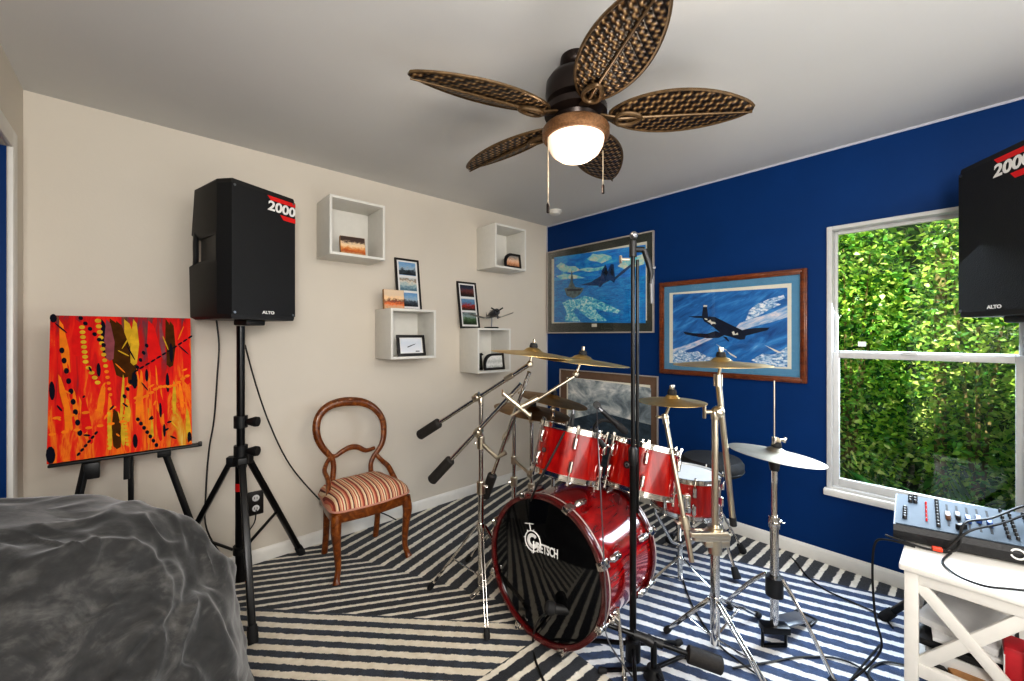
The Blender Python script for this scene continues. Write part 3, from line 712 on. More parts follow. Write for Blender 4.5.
# ------------------------------------------------------------------ small photos on the shelves
MT['ph_sunset'] = photomat('sandy sunset picture', [(.1, '#c9a276'), (.3, '#b5551f'), (.45, '#d98a4a'), (.6, '#f0cfa2'), (.75, '#e6c9a8'), (.9, '#4a3a34')], (10, 10, 14), .5, 2, 9)
MT['ph_sunset2'] = photomat('orange beach picture', [(.1, '#c9a27c'), (.3, '#e0702c'), (.5, '#6b3a2a'), (.65, '#f0c795'), (.85, '#d9c0a4')], (10, 10, 14), .6, 2, 9)
MT['ph_sky'] = photomat('blue sky airfield picture', [(.1, '#20242a'), (.3, '#46525c'), (.42, '#9fb2c0'), (.6, '#7fa6c8'), (.9, '#5f8fbe')], (8, 8, 12), .75, 1, 13)
MT['ph_beach'] = photomat('pale water picture', [(.1, '#5a7a8a'), (.35, '#9fb6ba'), (.55, '#d8d0c0'), (.7, '#8c7a66'), (.9, '#c9d4d8')], (8, 8, 12), .75, 1, 13)
MT['ph_red'] = photomat('red hangar picture', [(.1, '#3a2a22'), (.35, '#a5352a'), (.5, '#5a7a9a'), (.8, '#6f95b8')], (9, 9, 12), .75, 1, 13)
MT['ph_dark'] = photomat('dark dusk picture', [(.1, '#2a1d1a'), (.4, '#6b3a34'), (.6, '#33384a'), (.9, '#20242e')], (9, 9, 12), .75, 1, 13)
MT['ph_green'] = photomat('green field picture', [(.1, '#2d3a26'), (.4, '#4f6a48'), (.6, '#8fa0a0'), (.9, '#3f4a4a')], (9, 9, 12), .75, 1, 13)
MT['ph_white'] = photomat('pale grey picture', [(.1, '#d9dce2'), (.5, '#cfd6e0'), (.9, '#e3e6ea')], (5, 5, 5), .3, 1, 8)
MT['ph_tan'] = photomat('tan faces picture', [(.1, '#6b4a34'), (.35, '#c9906a'), (.6, '#e6bfa0'), (.9, '#8f8a86')], (14, 14, 14), .7, 2, 9)
MT['ph_bw'] = photomat('grey and white picture', [(.1, '#8f9490'), (.4, '#dcdcd8'), (.6, '#b5b8b4'), (.9, '#e6e6e2')], (14, 14, 14), .6, 2, 9)
MT['frameblack'] = simple('black photo frame', '#14110f', .4, var=.1)
def lean_M(x, z, y_bottom, tilt_deg, yaw_deg=0):
    ty, yw = math.radians(tilt_deg), math.radians(yaw_deg)
    return frame_M((x, y_bottom, z), (math.cos(yw), math.sin(yw), 0), (-math.sin(yw)*math.sin(ty), math.cos(yw)*math.sin(ty), math.cos(ty)))   # local z faces the room
def pframe(name, label, cat, group, M, w, h, fw, pics, matm=None, d=.014):
    root = thing('framed_photo', label, cat, M.translation, group)
    mb = MB(M)
    for a, b in (((-w/2, 0), (w/2, fw)), ((-w/2, h-fw), (w/2, h)), ((-w/2, fw), (-w/2+fw, h-fw)), ((w/2-fw, fw), (w/2, h-fw))): mb.b2((a[0], a[1], -d), (b[0], b[1], .0), .0012)
    mb.build('moulding', M_('frameblack'), root)
    MB(M).b2((-w/2+fw*.5, fw*.5, -d*.9), (w/2-fw*.5, h-fw*.5, -d*.35)).build('mount_board', M_('paper'), root, flat=True)
    for x0_, y0_, x1_, y1_, m in pics:
        MB(M).b2((x0_*w-w/2, y0_*h, -d*.36), (x1_*w-w/2, y1_*h, -d*.28)).build('photo', M_(m), root, flat=True)
    return root
three = lambda a, b, c: [(.15, .68, .85, .93, a), (.15, .385, .85, .63, b), (.15, .08, .85, .34, c)]
M = lean_M(1.455, 1.533+.001, YB-.065, 8)
pframe('photo_frame', 'black upright triple photo frame leaning on the wall, beside a small sunset block', 'photo frame', 'upright triple photo frames', M, .195, .392, .015, three('ph_sky', 'ph_beach', 'ph_sky'))
M = lean_M(2.0, 1.410+.001, YB-.07, 9)
pframe('photo_frame', 'black upright triple photo frame leaning left of the model airplane', 'photo frame', 'upright triple photo frames', M, .195, .392, .015, three('ph_dark', 'ph_red', 'ph_green'))
M = lean_M(1.405, 1.190+.017, YB-.19, 10)
r_ = pframe('photo_frame', 'small black landscape frame with a pale airplane photo inside the shelf above the chair', 'photo frame', None, M, .215, .15, .019, [(.13, .17, .87, .83, 'ph_white')])
mb = MB(M); mb.prism([(-.03, .06, -.0035), (.03, .083, -.0035), (.032, .087, -.0035), (-.0, .078, -.0035), (-.032, .066, -.0035)], (0, 0, .0006)); mb.prism([(.03, .03, -.0035), (.06, .03, -.0035), (.06, .036, -.0035), (.03, .036, -.0035)], (0, 0, .0006)); mb.build('airplane_print', M_('pnavy'), r_)
def block(x, z, yb, tilt, yaw, w, h, m, label):
    M = lean_M(x, z, yb, tilt, yaw); root = thing('photo_block', label, 'photo', M.translation, 'small sunset photo blocks')
    MB(M).b2((-w/2, 0, -.025), (w/2, h, -.001), .001).build('block', M_('cardbrown'), root, flat=True); MB(M).b2((-w/2+.002, .002, -.002), (w/2-.002, h-.002, .0)).build('picture', M_(m), root, flat=True)
block(1.003, 1.842+.017, YB-.16, 12, -6, .155, .135, 'ph_sunset', 'small sandy sunset photo block inside the highest left cube shelf')
block(1.285, 1.533+.001, YB-.16, 6, -4, .145, .135, 'ph_sunset2', 'small orange beach photo block standing on top of a cube shelf')
def arch_frame(x, z, yb, w, h, pic, label, yaw=0, flip=1):
    M = lean_M(x, z, yb, 8, yaw); root = thing('arched_frame', label, 'photo frame', M.translation, 'arched black photo frames')
    def outl(k):
        r = .6*h; a = w/2-k; b = h-k; p = [(a*flip, k), (a*flip, b), ((-a+r)*flip, b)]
        for i in range(1, 9):
            th = PI/2*i/8; p.append(((-a+r-r*math.sin(th))*flip, b-r+r*math.cos(th)))
        p.append((-a*flip, k)); return p
    o_, i_ = outl(0), outl(.018); mb = MB(M); n = len(o_)
    for j in range(n):
        a, b = o_[j], o_[(j+1) % n]; c, d = i_[(j+1) % n], i_[j]
        mb.prism([(a[0], a[1], 0), (b[0], b[1], 0), (c[0], c[1], 0), (d[0], d[1], 0)], (0, 0, -.014))
    mb.build('moulding', M_('frameblack'), root, flat=True)
    MB(M).prism([(p[0], p[1], -.006) for p in outl(.012)], (0, 0, -.004)).build('photo', M_(pic), root, flat=True)
arch_frame(2.345, 1.908+.017, YB-.215, .185, .13, 'ph_tan', 'small arched black frame inside the corner cube shelf')
arch_frame(2.148, 1.052+.017, YB-.205, .215, .135, 'ph_bw', 'small arched black frame with a pale photo inside the low cube shelf')
arch_frame(2.03, 1.052+.017, YB-.14, .08, .14, 'ph_green', 'small dark arched frame half hidden at the left inside the low cube shelf', 0)
# model airplane
t = thing('model_airplane', 'grey and black model propeller airplane on a stand, on the low cube shelf', 'model airplane', (2.16, YB-.14, 1.411))
ax, ay, az = 2.16, YB-.14, 1.411
MB().box((ax, ay, az+.006), (.11, .06, .012), None, .003).build('display_base', M_('blacksatin'), t)
MB().tube([(ax, ay, az+.01), (ax+.004, ay, az+.06), (ax, ay-.005, az+.105)], .005, 8).build('post', M_('steel'), t)
MT['navygrey'] = simple('dark navy model paint', '#2b2d33', .35, var=.1); MT['modelgrey'] = simple('pale grey model paint', '#8f8c88', .35, .2)
fd = Vector((-.35, -.9, .12)).normalized(); sd = Vector((.95, -.28, .05)).normalized(); upv = sd.cross(fd) if sd.cross(fd).z > 0 else fd.cross(sd)
cc = Vector((ax, ay-.005, az+.115)); SCL = 1.4
MB().tube([cc+fd*s*SCL for s in (.10, .095, .06, .0, -.06, -.11, -.125)], [.020, .027, .030, .028, .018, .008, .003], 12).build('fuselage', M_('navygrey'), t)
for s in (-1, 1):
    a = cc+sd*s*.012-upv*.010; b = a+sd*s*.06-upv*.016; c = b+sd*s*.125+upv*.036
    mb = MB()
    for p, q, w0, w1 in ((a, b, .07, .062), (b, c, .062, .034)): mb.ring_loft([[p+fd*w0*.5, p+upv*.004, p-fd*w0*.5, p-upv*.004], [q+fd*w1*.5, q+upv*.004, q-fd*w1*.5, q-upv*.004]])
    mb.build('wing', M_('modelgrey'), t, flat=True)
mb = MB(); e = cc-fd*.155; mb.ring_loft([[e-sd*.055+fd*.01, e-sd*.04+upv*.002, e-sd*.04-fd*.01], [e+sd*.055+fd*.01, e+sd*.055+upv*.002, e+sd*.055-fd*.01]])
mb.prism([e+fd*.02, e-fd*.012, e-fd*.012+upv*.058, e+fd*.0+upv*.06], sd*.003); mb.build('tail', M_('navygrey'), t, flat=True)
mb = MB(); pc = cc+fd*.146; mb.ball(pc, .011, 0, 10)
for k in range(3):
    a = k*2*PI/3+.5; mb.bar(pc, pc+(sd*math.cos(a)+upv*math.sin(a))*.06, .011, .003, 0, 0, fd)
mb.build('propeller', M_('blacksatin'), t)
MB().ball(cc+fd*.01+upv*.026, .017, 0, 10, (1, 1.4, .8)).build('cockpit_glass', M_('glass'), t)

# ------------------------------------------------------------------ speaker cables on the wall side
def cable(pts, r, label, smooth=6, name='cable', m='cable', grp='black audio cables'):
    o = MB().tube(pts, r, 6, 0, False, 1, smooth).build(name, M_(m)); tag(o, label, 'cable', grp); return o
cable([D(216, 317, 2.2), D(219, 345, 2.2), B(217, 380, .10), B(214, 420, .06), B(209, 450, .05), B(206, 490, .05), B(207, 530, .04), (.36, YB-.05, .06), (.42, YB-.05, .022)], .004, 'thin black cable hanging down the cream wall from the left loudspeaker beside the painting')
cable([D(245, 345, 2.12), B(256, 385, .12), B(270, 425, .05), B(290, 465, .03), B(318, 498, .025), B(340, 519, .025), (.95, YB-.03, .16), (1.2, YB-.04, .12), (1.35, YB-.05, .022)], .004, 'black cable sagging from the left speaker stand across the wall behind the chair')
cable([(.487, YB-.022, .33), (.47, YB-.07, .28), (.43, YB-.09, .22), (.40, 2.60, .12), (.42, 2.55, .02)], .0035, 'short black power cable plugged in the wall outlet behind the speaker stand')
# ================================================================== PICTURES ON THE BLUE WALL
def skymat(name, stops, sc, nsc, rot=0.0):
    t = NT(name); v0 = t.coord('Object', (1, 1, 1), (rot, 0, 0)); mp = t.add('ShaderNodeMapping'); mp.inputs['Scale'].default_value = sc; t.l(v0, mp.inputs['Vector']); v = mp.outputs['Vector']; n = t.noise(v, nsc, 5, .62, .7)
    t.bsdf(t.ramp(n, stops), .5); return t.m
MT['sky1'] = skymat('painted blue sky', [(.3, '#0f6fd0'), (.5, '#1a98ec'), (.66, '#45c0f0'), (.76, '#b8f4f4')], (1, 1.2, 3.5), 6)
MT['sea1'] = skymat('painted turquoise sea', [(.3, '#0d69be'), (.5, '#1590dc'), (.7, '#35b4e8'), (.85, '#80e0f0')], (1, 4, 16), 4)
MT['cloud1'] = skymat('painted cloud', [(.3, '#3fc0e0'), (.45, '#9fe6ea'), (.58, '#e6f0dc'), (.7, '#fff6dc')], (1, 1, 1.5), 14)
MT['wake1'] = skymat('painted foam', [(.36, '#1590d0'), (.47, '#55d0e8'), (.58, '#d0fafa'), (.7, '#ffffff')], (1, 2, 3), 14)
MT['planeblue'] = simple('dark blue painted airplane', '#1d4678', .5, var=.3, nscale=25); MT['planedark'] = simple('near black painted airplane', '#0e1c34', .5, var=.3, nscale=25)
MT['shipgrey'] = simple('grey painted ship', '#5f7478', .5, var=.5, nscale=40)
MT['sky2'] = skymat('painted stormy blue sky', [(.3, '#164a86'), (.5, '#2a76bc'), (.65, '#4a98d4'), (.76, '#a8d4f0')], (1, 1.3, 5.5), 3.4, .5)
MT['cloud2'] = skymat('painted pale cloud band', [(.3, '#5f98d0'), (.45, '#a9c4e0'), (.6, '#e0dce4'), (.8, '#fff0e6')], (1, 2, 9), 5, .45)
MT['snow2'] = skymat('painted snowy peaks', [(.35, '#2f64a0'), (.48, '#8fb8dc'), (.6, '#f0f4f8'), (.75, '#ffffff')], (1, 4, 8), 9)
MT['sky3'] = skymat('painted storm clouds', [(.3, '#46525c'), (.43, '#7f8b92'), (.55, '#b9c0c2'), (.68, '#f6f4ee')], (1, 1.5, 2.2), 3.2)
MT['low3'] = skymat('painted dark horizon', [(.3, '#1c2a36'), (.6, '#3a4c5a'), (.8, '#5d7280')], (1, 2, 5), 5)
def wall_art(label, y0, y1, z0, z1, fw, fmat, d, mats_rings, img, fn, group=None, inner_fw=None):
    """y0<y1: frame outer edges on the blue wall; mats_rings: (inset, material, depth)"""
    t = thing('framed_picture', label, 'picture', (XR, (y0+y1)/2, z0), group)
    mb = MB(); rect_frame(mb, XR-d, XR-.001, y0, y1, z0, z1, fw); mb.build('moulding', fmat, t)
    if inner_fw:
        mb = MB(); rect_frame(mb, XR-d-.006, XR-d*.3, y0+fw*.25, y1-fw*.25, z0+fw*.25, z1-fw*.25, inner_fw, bev=.002); mb.build('moulding_ridge', fmat, t)
    lay = XR-d*.45
    for ins, m, k in mats_rings:
        MB().b2((lay-k, y0+ins[0], z0+ins[1]), (lay-k+.0015, y1-ins[2], z1-ins[3])).build('mat_board', m, t, flat=True)
    fn(t)
    return t
ART = [0]
def art(mapper, off, mats):
    mb = MB()
    def P(pts, mi):
        ART[0] += 1; k = off+.00004*(ART[0] % 60+1)
        mb.poly([mapper(x, y, k) for x, y in pts], mi)
    return mb, P
# picture 1: airplane low over a ship
c1 = lambda x, y, k: R(540+x/5.677, 220+y/5.677, k)
def fn1(t):
    mb, P = art(c1, .0135, None)
    ART[0] = 0
    P([(80, 212), (600, 140), (600, 586), (80, 580)], 0); P([(80, 345), (600, 318), (600, 586), (80, 580)], 1)
    P([(265, 222), (285, 205), (300, 192), (330, 196), (350, 190), (372, 196), (405, 205), (408, 222), (380, 232), (350, 246), (320, 236), (290, 232)], 2)
    P([(90, 262), (120, 240), (160, 262), (200, 262), (230, 285), (180, 300), (120, 290)], 2); P([(215, 285), (260, 270), (310, 272), (370, 260), (360, 282), (280, 295)], 2)
    P([(440, 262), (480, 225), (520, 215), (590, 190), (592, 250), (540, 268), (480, 280)], 2); P([(90, 318), (140, 305), (200, 312), (260, 330), (120, 338)], 2)
    P([(125, 470), (165, 452), (215, 448), (250, 430), (300, 440), (380, 478), (460, 515), (440, 530), (370, 520), (310, 500), (330, 530), (385, 572), (300, 575), (250, 540), (210, 500), (190, 520), (230, 576), (140, 575), (150, 520)], 3)
    P([(138, 388), (180, 378), (248, 386), (240, 405), (225, 425), (190, 445), (152, 430)], 4); P([(160, 380), (172, 350), (180, 282), (188, 330), (186, 352), (200, 380)], 4); P([(150, 392), (235, 392), (230, 402), (155, 404)], 6)
    P([(230, 368), (290, 352), (345, 318), (352, 285), (372, 252), (384, 290), (402, 250), (418, 252), (425, 325), (470, 285), (528, 242), (522, 262), (470, 305), (428, 338), (420, 356), (400, 342), (360, 362), (340, 384), (330, 372), (280, 372)], 5)
    P([(362, 300), (376, 262), (386, 300), (376, 318)], 6); P([(400, 300), (408, 262), (418, 300), (410, 320)], 6)
    mb.build('print', [M_('sky1'), M_('sea1'), M_('cloud1'), M_('wake1'), M_('shipgrey'), M_('planeblue'), M_('planedark')], t, flat=True)
    MB().box(c1(308, 598, .016), (.004, .055, .03), None, .001).build('title_plaque', M_('mat'), t)
    MB().b2((XR-.0185, 1.66, 1.385), (XR-.0175, 2.77, 2.17)).build('glass', M_('picglass'), t, flat=True)
wall_art('large picture in a thin pale frame with olive mat, airplane over a ship at sea', 1.641, 2.787, 1.372, 2.178, .012, M_('pinkgold'), .024,
         [((.012, .012, .012, .012), M_('olive'), .0), ((.062, .098, .06, .077), M_('mat'), .0015)], None, fn1)
# picture 2: dark airplane over snowy clouds
c2 = lambda x, y, k: R(650+x/5.241, 260+y/5.241, k)
def fn2(t):
    mb, P = art(c2, .017, None); ART[0] = 0
    P([(120, 181), (720, 145), (720, 562), (120, 537)], 0)
    P([(445, 360), (470, 330), (560, 300), (640, 275), (720, 238), (720, 300), (640, 325), (540, 350), (470, 372)], 1)
    P([(500, 318), (520, 262), (560, 232), (620, 205), (700, 182), (708, 200), (650, 222), (690, 232), (620, 262), (560, 300)], 2)
    P([(120, 468), (200, 440), (300, 405), (330, 412), (220, 462), (120, 500)], 1)
    P([(120, 537), (120, 490), (160, 468), (200, 486), (250, 478), (300, 505), (380, 520), (440, 540), (440, 550)], 2)
    P([(530, 525), (590, 490), (650, 495), (720, 455), (720, 562), (600, 556)], 2)
    P([(600, 445), (680, 480), (690, 490), (660, 482)], 3); P([(345, 440), (400, 470), (405, 476), (372, 462)], 3); P([(405, 478), (455, 508), (452, 514), (420, 496)], 3)
    P([(175, 376), (230, 384), (300, 386), (345, 372), (395, 392), (360, 408), (300, 410), (250, 402), (185, 390)], 4)
    P([(470, 372), (500, 363), (560, 356), (628, 354), (615, 368), (560, 382), (498, 398)], 4)
    P([(268, 292), (300, 300), (345, 302), (375, 315), (420, 338), (480, 366), (502, 396), (496, 416), (470, 418), (420, 402), (380, 392), (330, 350), (285, 322)], 4)
    P([(272, 292), (280, 236), (298, 236), (305, 300)], 4); P([(200, 296), (270, 293), (350, 300), (330, 306), (240, 303)], 4); P([(380, 400), (410, 428), (416, 426), (402, 404)], 4)
    P([(279, 246), (281, 236), (299, 236), (300, 246)], 3); P([(306, 318), (318, 312), (322, 322), (342, 326), (346, 336), (330, 334), (322, 340), (316, 330), (300, 322)], 3); P([(285, 304), (300, 308), (302, 316), (288, 312)], 3)
    P([(428, 378), (440, 372), (446, 388), (460, 380), (462, 392), (436, 394)], 3)
    mb.build('print', [M_('sky2'), M_('cloud2'), M_('snow2'), M_('mat'), M_('planedark')], t, flat=True)
    MB().b2((XR-.0225, .66, 1.08), (XR-.0215, 1.57, 1.74)).build('glass', M_('picglass'), t, flat=True)
wall_art('wood framed picture with blue mat, dark airplane above snowy clouds, beside the window', .643, 1.590, 1.060, 1.757, .034, M_('framewood'), .03,
         [((.03, .03, .03, .03), M_('bluemat'), .0), ((.082, .082, .076, .083), M_('mat'), .0015)], None, fn2, None, .016)
# picture 3: low picture behind the drums
c3 = lambda x, y, k: R(x, y, k)
def fn3(t):
    mb, P = art(c3, .0125, None); ART[0] = 0
    P([(568, 377), (651, 388), (651, 480), (568, 470)], 0); P([(568, 420), (600, 412), (651, 425), (651, 480), (568, 470)], 1)
    mb.build('print', [M_('sky3'), M_('low3')], t, flat=True)
wall_art('taupe matted picture of storm clouds low on the blue wall behind the drums', 1.607, 2.62, .40, 1.033, .01, M_('pinkgold'), .022,
         [((.01, .01, .01, .01), M_('brownmat'), .0), ((.068, .07, .085, .075), M_('mat'), .0015)], None, fn3)

# ================================================================== CEILING FAN
FANX, FANY = 1.262, 1.030
fan = thing('ceiling_fan', 'five blade ceiling fan with woven bronze leaf blades and a lit bowl light', 'ceiling fan', (FANX, FANY, 2.0))
fc = lambda z: (FANX, FANY, z)
MB().lathe([(.058, ZC), (.06, ZC-.02), (.055, ZC-.035), (.04, ZC-.045), (.03, ZC-.05)], (FANX, FANY, 0), (0, 0, 1), 32).build('canopy', M_('fandark'), fan)
MB().lathe([(.03, ZC-.04), (.06, 2.375), (.100, 2.362), (.115, 2.34), (.118, 2.295), (.112, 2.268), (.092, 2.256), (.092, 2.244), (.122, 2.238), (.122, 2.214), (.09, 2.20), (.08, 2.175), (.05, 2.17)], (FANX, FANY, 0), (0, 0, 1), 40).build('motor_housing', M_('fandark'), fan)
MB().lathe([(.06, 2.185), (.09, 2.183), (.124, 2.165), (.131, 2.155), (.131, 2.128), (.122, 2.118), (.112, 2.118), (.112, 2.13), (.06, 2.16)], (FANX, FANY, 0), (0, 0, 1), 48).build('light_ring', M_('fanbronze'), fan)
MB().lathe([(.110, 2.128), (.111, 2.115), (.107, 2.092), (.092, 2.066), (.064, 2.046), (.03, 2.037), (.001, 2.035)], (FANX, FANY, 0), (0, 0, 1), 40, 0, True).build('glass_bowl', M_('globe'), fan)
BZ = 2.205
def blade_w(s): return .104*math.sin(PI*min(1, max(0, s))**.88)**.62 if 0 < s < 1 else 0
lat, fwv = Vector((RT[0], RT[1], 0)), Vector((FW[0], FW[1], 0))
for k, ang in enumerate((-153, -80, -8, 64, 136)):
    a = math.radians(ang); e = lat*math.cos(a)+fwv*math.sin(a); sd = Vector((0, 0, 1)).cross(e)
    pit = math.radians(-13); sdv = sd*math.cos(pit)+Vector((0, 0, 1))*math.sin(pit); nv = e.cross(sdv)
    o0 = Vector((FANX, FANY, BZ))
    r0, r1 = .125, .655; L = r1-r0
    mb = MB(); uvl = mb.bm.loops.layers.uv.new('weave'); NS, NW = 44, 10; grid = []
    for i in range(NS+1):
        s = .012+.976*i/NS; w_ = blade_w(s); x = r0+L*s
        row = []
        for j in range(NW+1):
            q = (j/NW-.5)*2; p = o0+e*x+sdv*(w_*q)+nv*(.012*(1-q*q)-.0)*-1+Vector((0, 0, -.012*s*s))
            row.append((mb.bm.verts.new(p), (x, w_*q)))
        grid.append(row)
    for i in range(NS):
        for j in range(NW):
            cs = (grid[i][j], grid[i+1][j], grid[i+1][j+1], grid[i][j+1]); f = mb.bm.faces.new([c[0] for c in cs]); f.smooth = True
            for lp, c in zip(f.loops, cs): lp[uvl].uv = c[1]
    bl = mb.build('blade', M_('weave'), fan, angle=80)
    edge = [g[0][0] for g in grid] if False else None
    rim = []
    for i in range(NS+1):
        s = .012+.976*i/NS; rim.append(o0+e*(r0+L*s)+sdv*blade_w(s)+Vector((0, 0, -.012*s*s)))
    for i in range(NS, -1, -1):
        s = .012+.976*i/NS; rim.append(o0+e*(r0+L*s)-sdv*blade_w(s)+Vector((0, 0, -.012*s*s)))
    MB().tube(rim, .0055, 6, 0, True).build('rim', M_('fanrim'), bl)
    MB().tube([o0+e*(r0+L*s)-nv*.017+Vector((0, 0, -.012*s*s)) for s in (.05, .3, .6, .85, .985)], [.008, .006, .005, .004, .003], 8).build('mid_rib', M_('fanrim'), bl)
    mb = MB()
    lp_ = [o0+e*(.20+.048*math.cos(q*2*PI/16))+sdv*.030*math.sin(q*2*PI/16)*(1.0-.25*math.cos(q*2*PI/16))-nv*.022 for q in range(16)]
    mb.tube(lp_, .0085, 8, 0, True); mb.bar(o0+e*.09-V(0, 0, .0)+V(0, 0, -.0), o0+e*.155-nv*.018, .04, .008, .002)
    mb.build('blade_bracket', M_('fanrim'), fan)
for px, py, zt, d in ((548, 211, 2.1, 1.55), (603, 192, 2.1, 1.66)):
    b = D(px, py, d); ch_ = MB().tube([(b.x, b.y, 2.10), (b.x, b.y, b.z+.02)], .0022, 6).build('pull_chain', M_('chromewarm'), fan)
    MB().tube([(b.x, b.y, b.z+.03), (b.x, b.y, b.z+.025), (b.x, b.y, b.z-.005), (b.x, b.y, b.z-.008)], [.003, .006, .006, .003], 10).build('fob', M_('fandark'), ch_)

# ================================================================== DRUM KIT
CH, CW = M_('chrome'), M_('chromewarm')
def ortho(ax):
    z = Vector(ax).normalized(); u = Vector((0, 0, 1)).cross(z)
    u = u.normalized() if u.length > 1e-3 else Vector((1, 0, 0)); return u, z.cross(u), z
def drum(name, label, cat, c, ax, R_, dep, shell, top, bottom, nl, hoop=CH, group=None, phase=0.0):
    u, v_, z = ortho(ax); c = Vector(c); a, b = c-z*dep/2, c+z*dep/2
    t = thing(name, label, cat, c-z*dep/2-V(0, 0, .0), group)
    MB().lathe([(R_, -dep/2+.012), (R_, dep/2-.012)], c, z, 56, 0, False).build('shell', shell, t)
    for s, m, nm in ((1, top, 'batter_head'), (-1, bottom, 'resonant_head')):
        MB().lathe([(R_*1.0, (dep/2-.004)*s), (R_*.97, (dep/2+.001)*s), (.001, (dep/2+.001)*s)], c, z, 56, 0, False).build(nm, m, t)
        h = s*dep/2
        MB().lathe([(R_+.004, h-s*.012), (R_+.010, h-s*.012), (R_+.010, h-s*.009), (R_+.006, h-s*.007), (R_+.006, h+s*.006), (R_+.010, h+s*.008), (R_+.010, h+s*.011), (R_+.003, h+s*.011), (R_+.003, h-s*.0)], c, z, 56, 0, False).build('hoop', hoop, t)
    for k in range(nl):
        q = 2*PI*(k+phase)/nl; r = u*math.cos(q)+v_*math.sin(q)
        for s in ((-1, 1) if dep > .12 else (1,)):
            p = c+r*(R_+.002)+z*s*dep*.24
            lg = MB().tube([p-z*.024, p-z*.02+r*.010, p+z*.02+r*.010, p+z*.024], [.007, .010, .010, .007], 10).build('lug', CH, t)
            e = c+r*(R_+.014)+z*s*(dep/2+.018)
            MB().tube([p+r*.010+z*s*.015, e-z*s*.01, e], [.003, .003, .003], 6).tube([e-z*s*.006, e+z*s*.006], .006, 6).build('tension_rod', CH, lg)
    return t, u, v_, z
# bass drum
bx, by, bz = 1.257, 1.209, .355; bax = Vector((1, .097, -.05)).normalized()
bu, bv, bzx = ortho(bax); bR, bL = .292, .462
bass = thing('bass_drum', 'large dark red lacquer bass drum with a black front head and white logo', 'bass drum', (bx, by, RZ))
bc = Vector((bx, by, bz))
MB().lathe([(bR, .035), (bR, bL-.035)], bc, bax, 72, 0, False).build('shell', M_('lacq'), bass)
for s0, nm in ((0, 'front_hoop'), (bL-.042, 'rear_hoop')):
    hp = MB().lathe([(bR+.004, s0+.001), (bR+.012, s0), (bR+.014, s0+.003), (bR+.014, s0+.039), (bR+.012, s0+.042), (bR-.006, s0+.042), (bR-.008, s0+.02), (bR-.006, s0+.004), (bR+.004, s0+.001)], bc, bax, 72, 0, False).build(nm, M_('hoopred'), bass)
    MB().lathe([(bR+.0146, s0+.026), (bR+.0152, s0+.027), (bR+.0152, s0+.034), (bR+.0146, s0+.035)], bc, bax, 72, 0, False).build('hoop_inlay', M_('pinkgold'), hp)
hd = MB().lathe([(bR-.004, .012), (bR-.012, .010), (.001, .006)], bc, bax, 72, 0, False).build('front_head', M_('headblack'), bass)
MB().lathe([(bR-.004, bL-.012), (bR-.012, bL-.010), (.001, bL-.008)], bc, bax, 64, 0, False).build('rear_head', M_('headwhite'), bass)
for k in range(8):
    q = PI/8+k*PI/4; r = bu*math.cos(q)+bv*math.sin(q)
    for s0, sg in ((.0, 1), (bL, -1)):
        p = bc+bax*s0+r*(bR+.018); ce = p+bax*sg*.045
        cl = MB().bar(p-bax*sg*.006, ce, .034, .012, .003, 0, r).bar(p-bax*sg*.007-r*.018, p-bax*sg*.007+r*.006, .030, .008, .001, 0, bax).build('claw', CH, bass)
        l_ = bc+bax*(s0+sg*.105)+r*(bR+.010)
        MB().tube([ce-bax*sg*.02+r*.004, l_+r*.004], .0035, 6).tube([p-bax*sg*.016+r*.004, p-bax*sg*.004+r*.004], .006, 8).build('tension_rod', CH, cl)
        MB().tube([l_-bax*.034, l_-bax*.024+r*.008, l_+bax*.024+r*.008, l_+bax*.034], [.009, .0145, .0145, .009], 10).build('lug', CH, bass)
# logo on the front head, traced onto the head plane
def headpt(px, py, k=.0):
    r = Vector(ray(px, py)); o = Vector((0, 0, H)); n = bax; pl = bc+bax*(.0085-k)
    s = (pl-o).dot(n)/r.dot(n); return o+r*s
def hl(x, y, k=.0015): return headpt(510+x/9.73, 510+y/9.73, k)
gx, gy = hl(222, 300), hl(222, 300)
ce = hl(222, 300); xr = (hl(330, 345)-hl(222, 300)); tx = (hl(420, 400)-hl(280, 352)).normalized()
upd = (hl(230, 100)-hl(222, 300)).normalized()
LG = frame_M(ce, (hl(320, 300)-hl(130, 300)).normalized(), upd)
rr = (hl(222, 200)-hl(222, 395)).length/2
WL = M_('lettering')
mb = MB()
zl = LG.to_3x3() @ Vector((0, 0, 1)); sgn = 1 if zl.dot(-bax) > 0 else -1
def circ3(r, k0, k1, n=28): return [LG @ Vector((r*math.cos(k0+(k1-k0)*i/n), r*math.sin(k0+(k1-k0)*i/n), .001*sgn)) for i in range(n+1)]
mb.tube(circ3(rr*1.0, 0, 2*PI, 36)[:-1], .0028, 6, 0, True)
for k in range(8):
    a_ = PI/8+k*PI/4; mb.bar(LG @ V(rr*math.cos(a_), rr*math.sin(a_), .001*sgn), LG @ V(rr*1.18*math.cos(a_), rr*1.18*math.sin(a_), .001*sgn), .006, .002)
mb.bar(LG @ V(0, rr, .001*sgn), LG @ V(.002, rr*1.75, .001*sgn), .004, .002); mb.bar(LG @ V(-rr*.55, rr*1.75, .001*sgn), LG @ V(rr*.55, rr*1.62, .001*sgn), .006, .002)
mb.build('drum_emblem', WL, hd)
mb = MB(); mb.tube(circ3(rr*.56, .5, 2*PI-.25, 26), .008, 6, 0, False, .25); mb.tube([LG @ V(rr*.15, rr*.0, .001*sgn), LG @ V(rr*.05, -rr*.5, .001*sgn), LG @ V(-rr*.2, -rr*1.15, .001*sgn)], .006, 6, 0, False, .3)
mb.build('large_letter', WL, hd)
wd = (hl(470, 440)-hl(258, 360)); wm = (hl(470, 440)+hl(258, 360))/2
TM = frame_M(wm, wd, upd) ; 
if (TM.to_3x3() @ Vector((0, 0, 1))).dot(-bax) < 0: TM = frame_M(wm, wd, -upd)
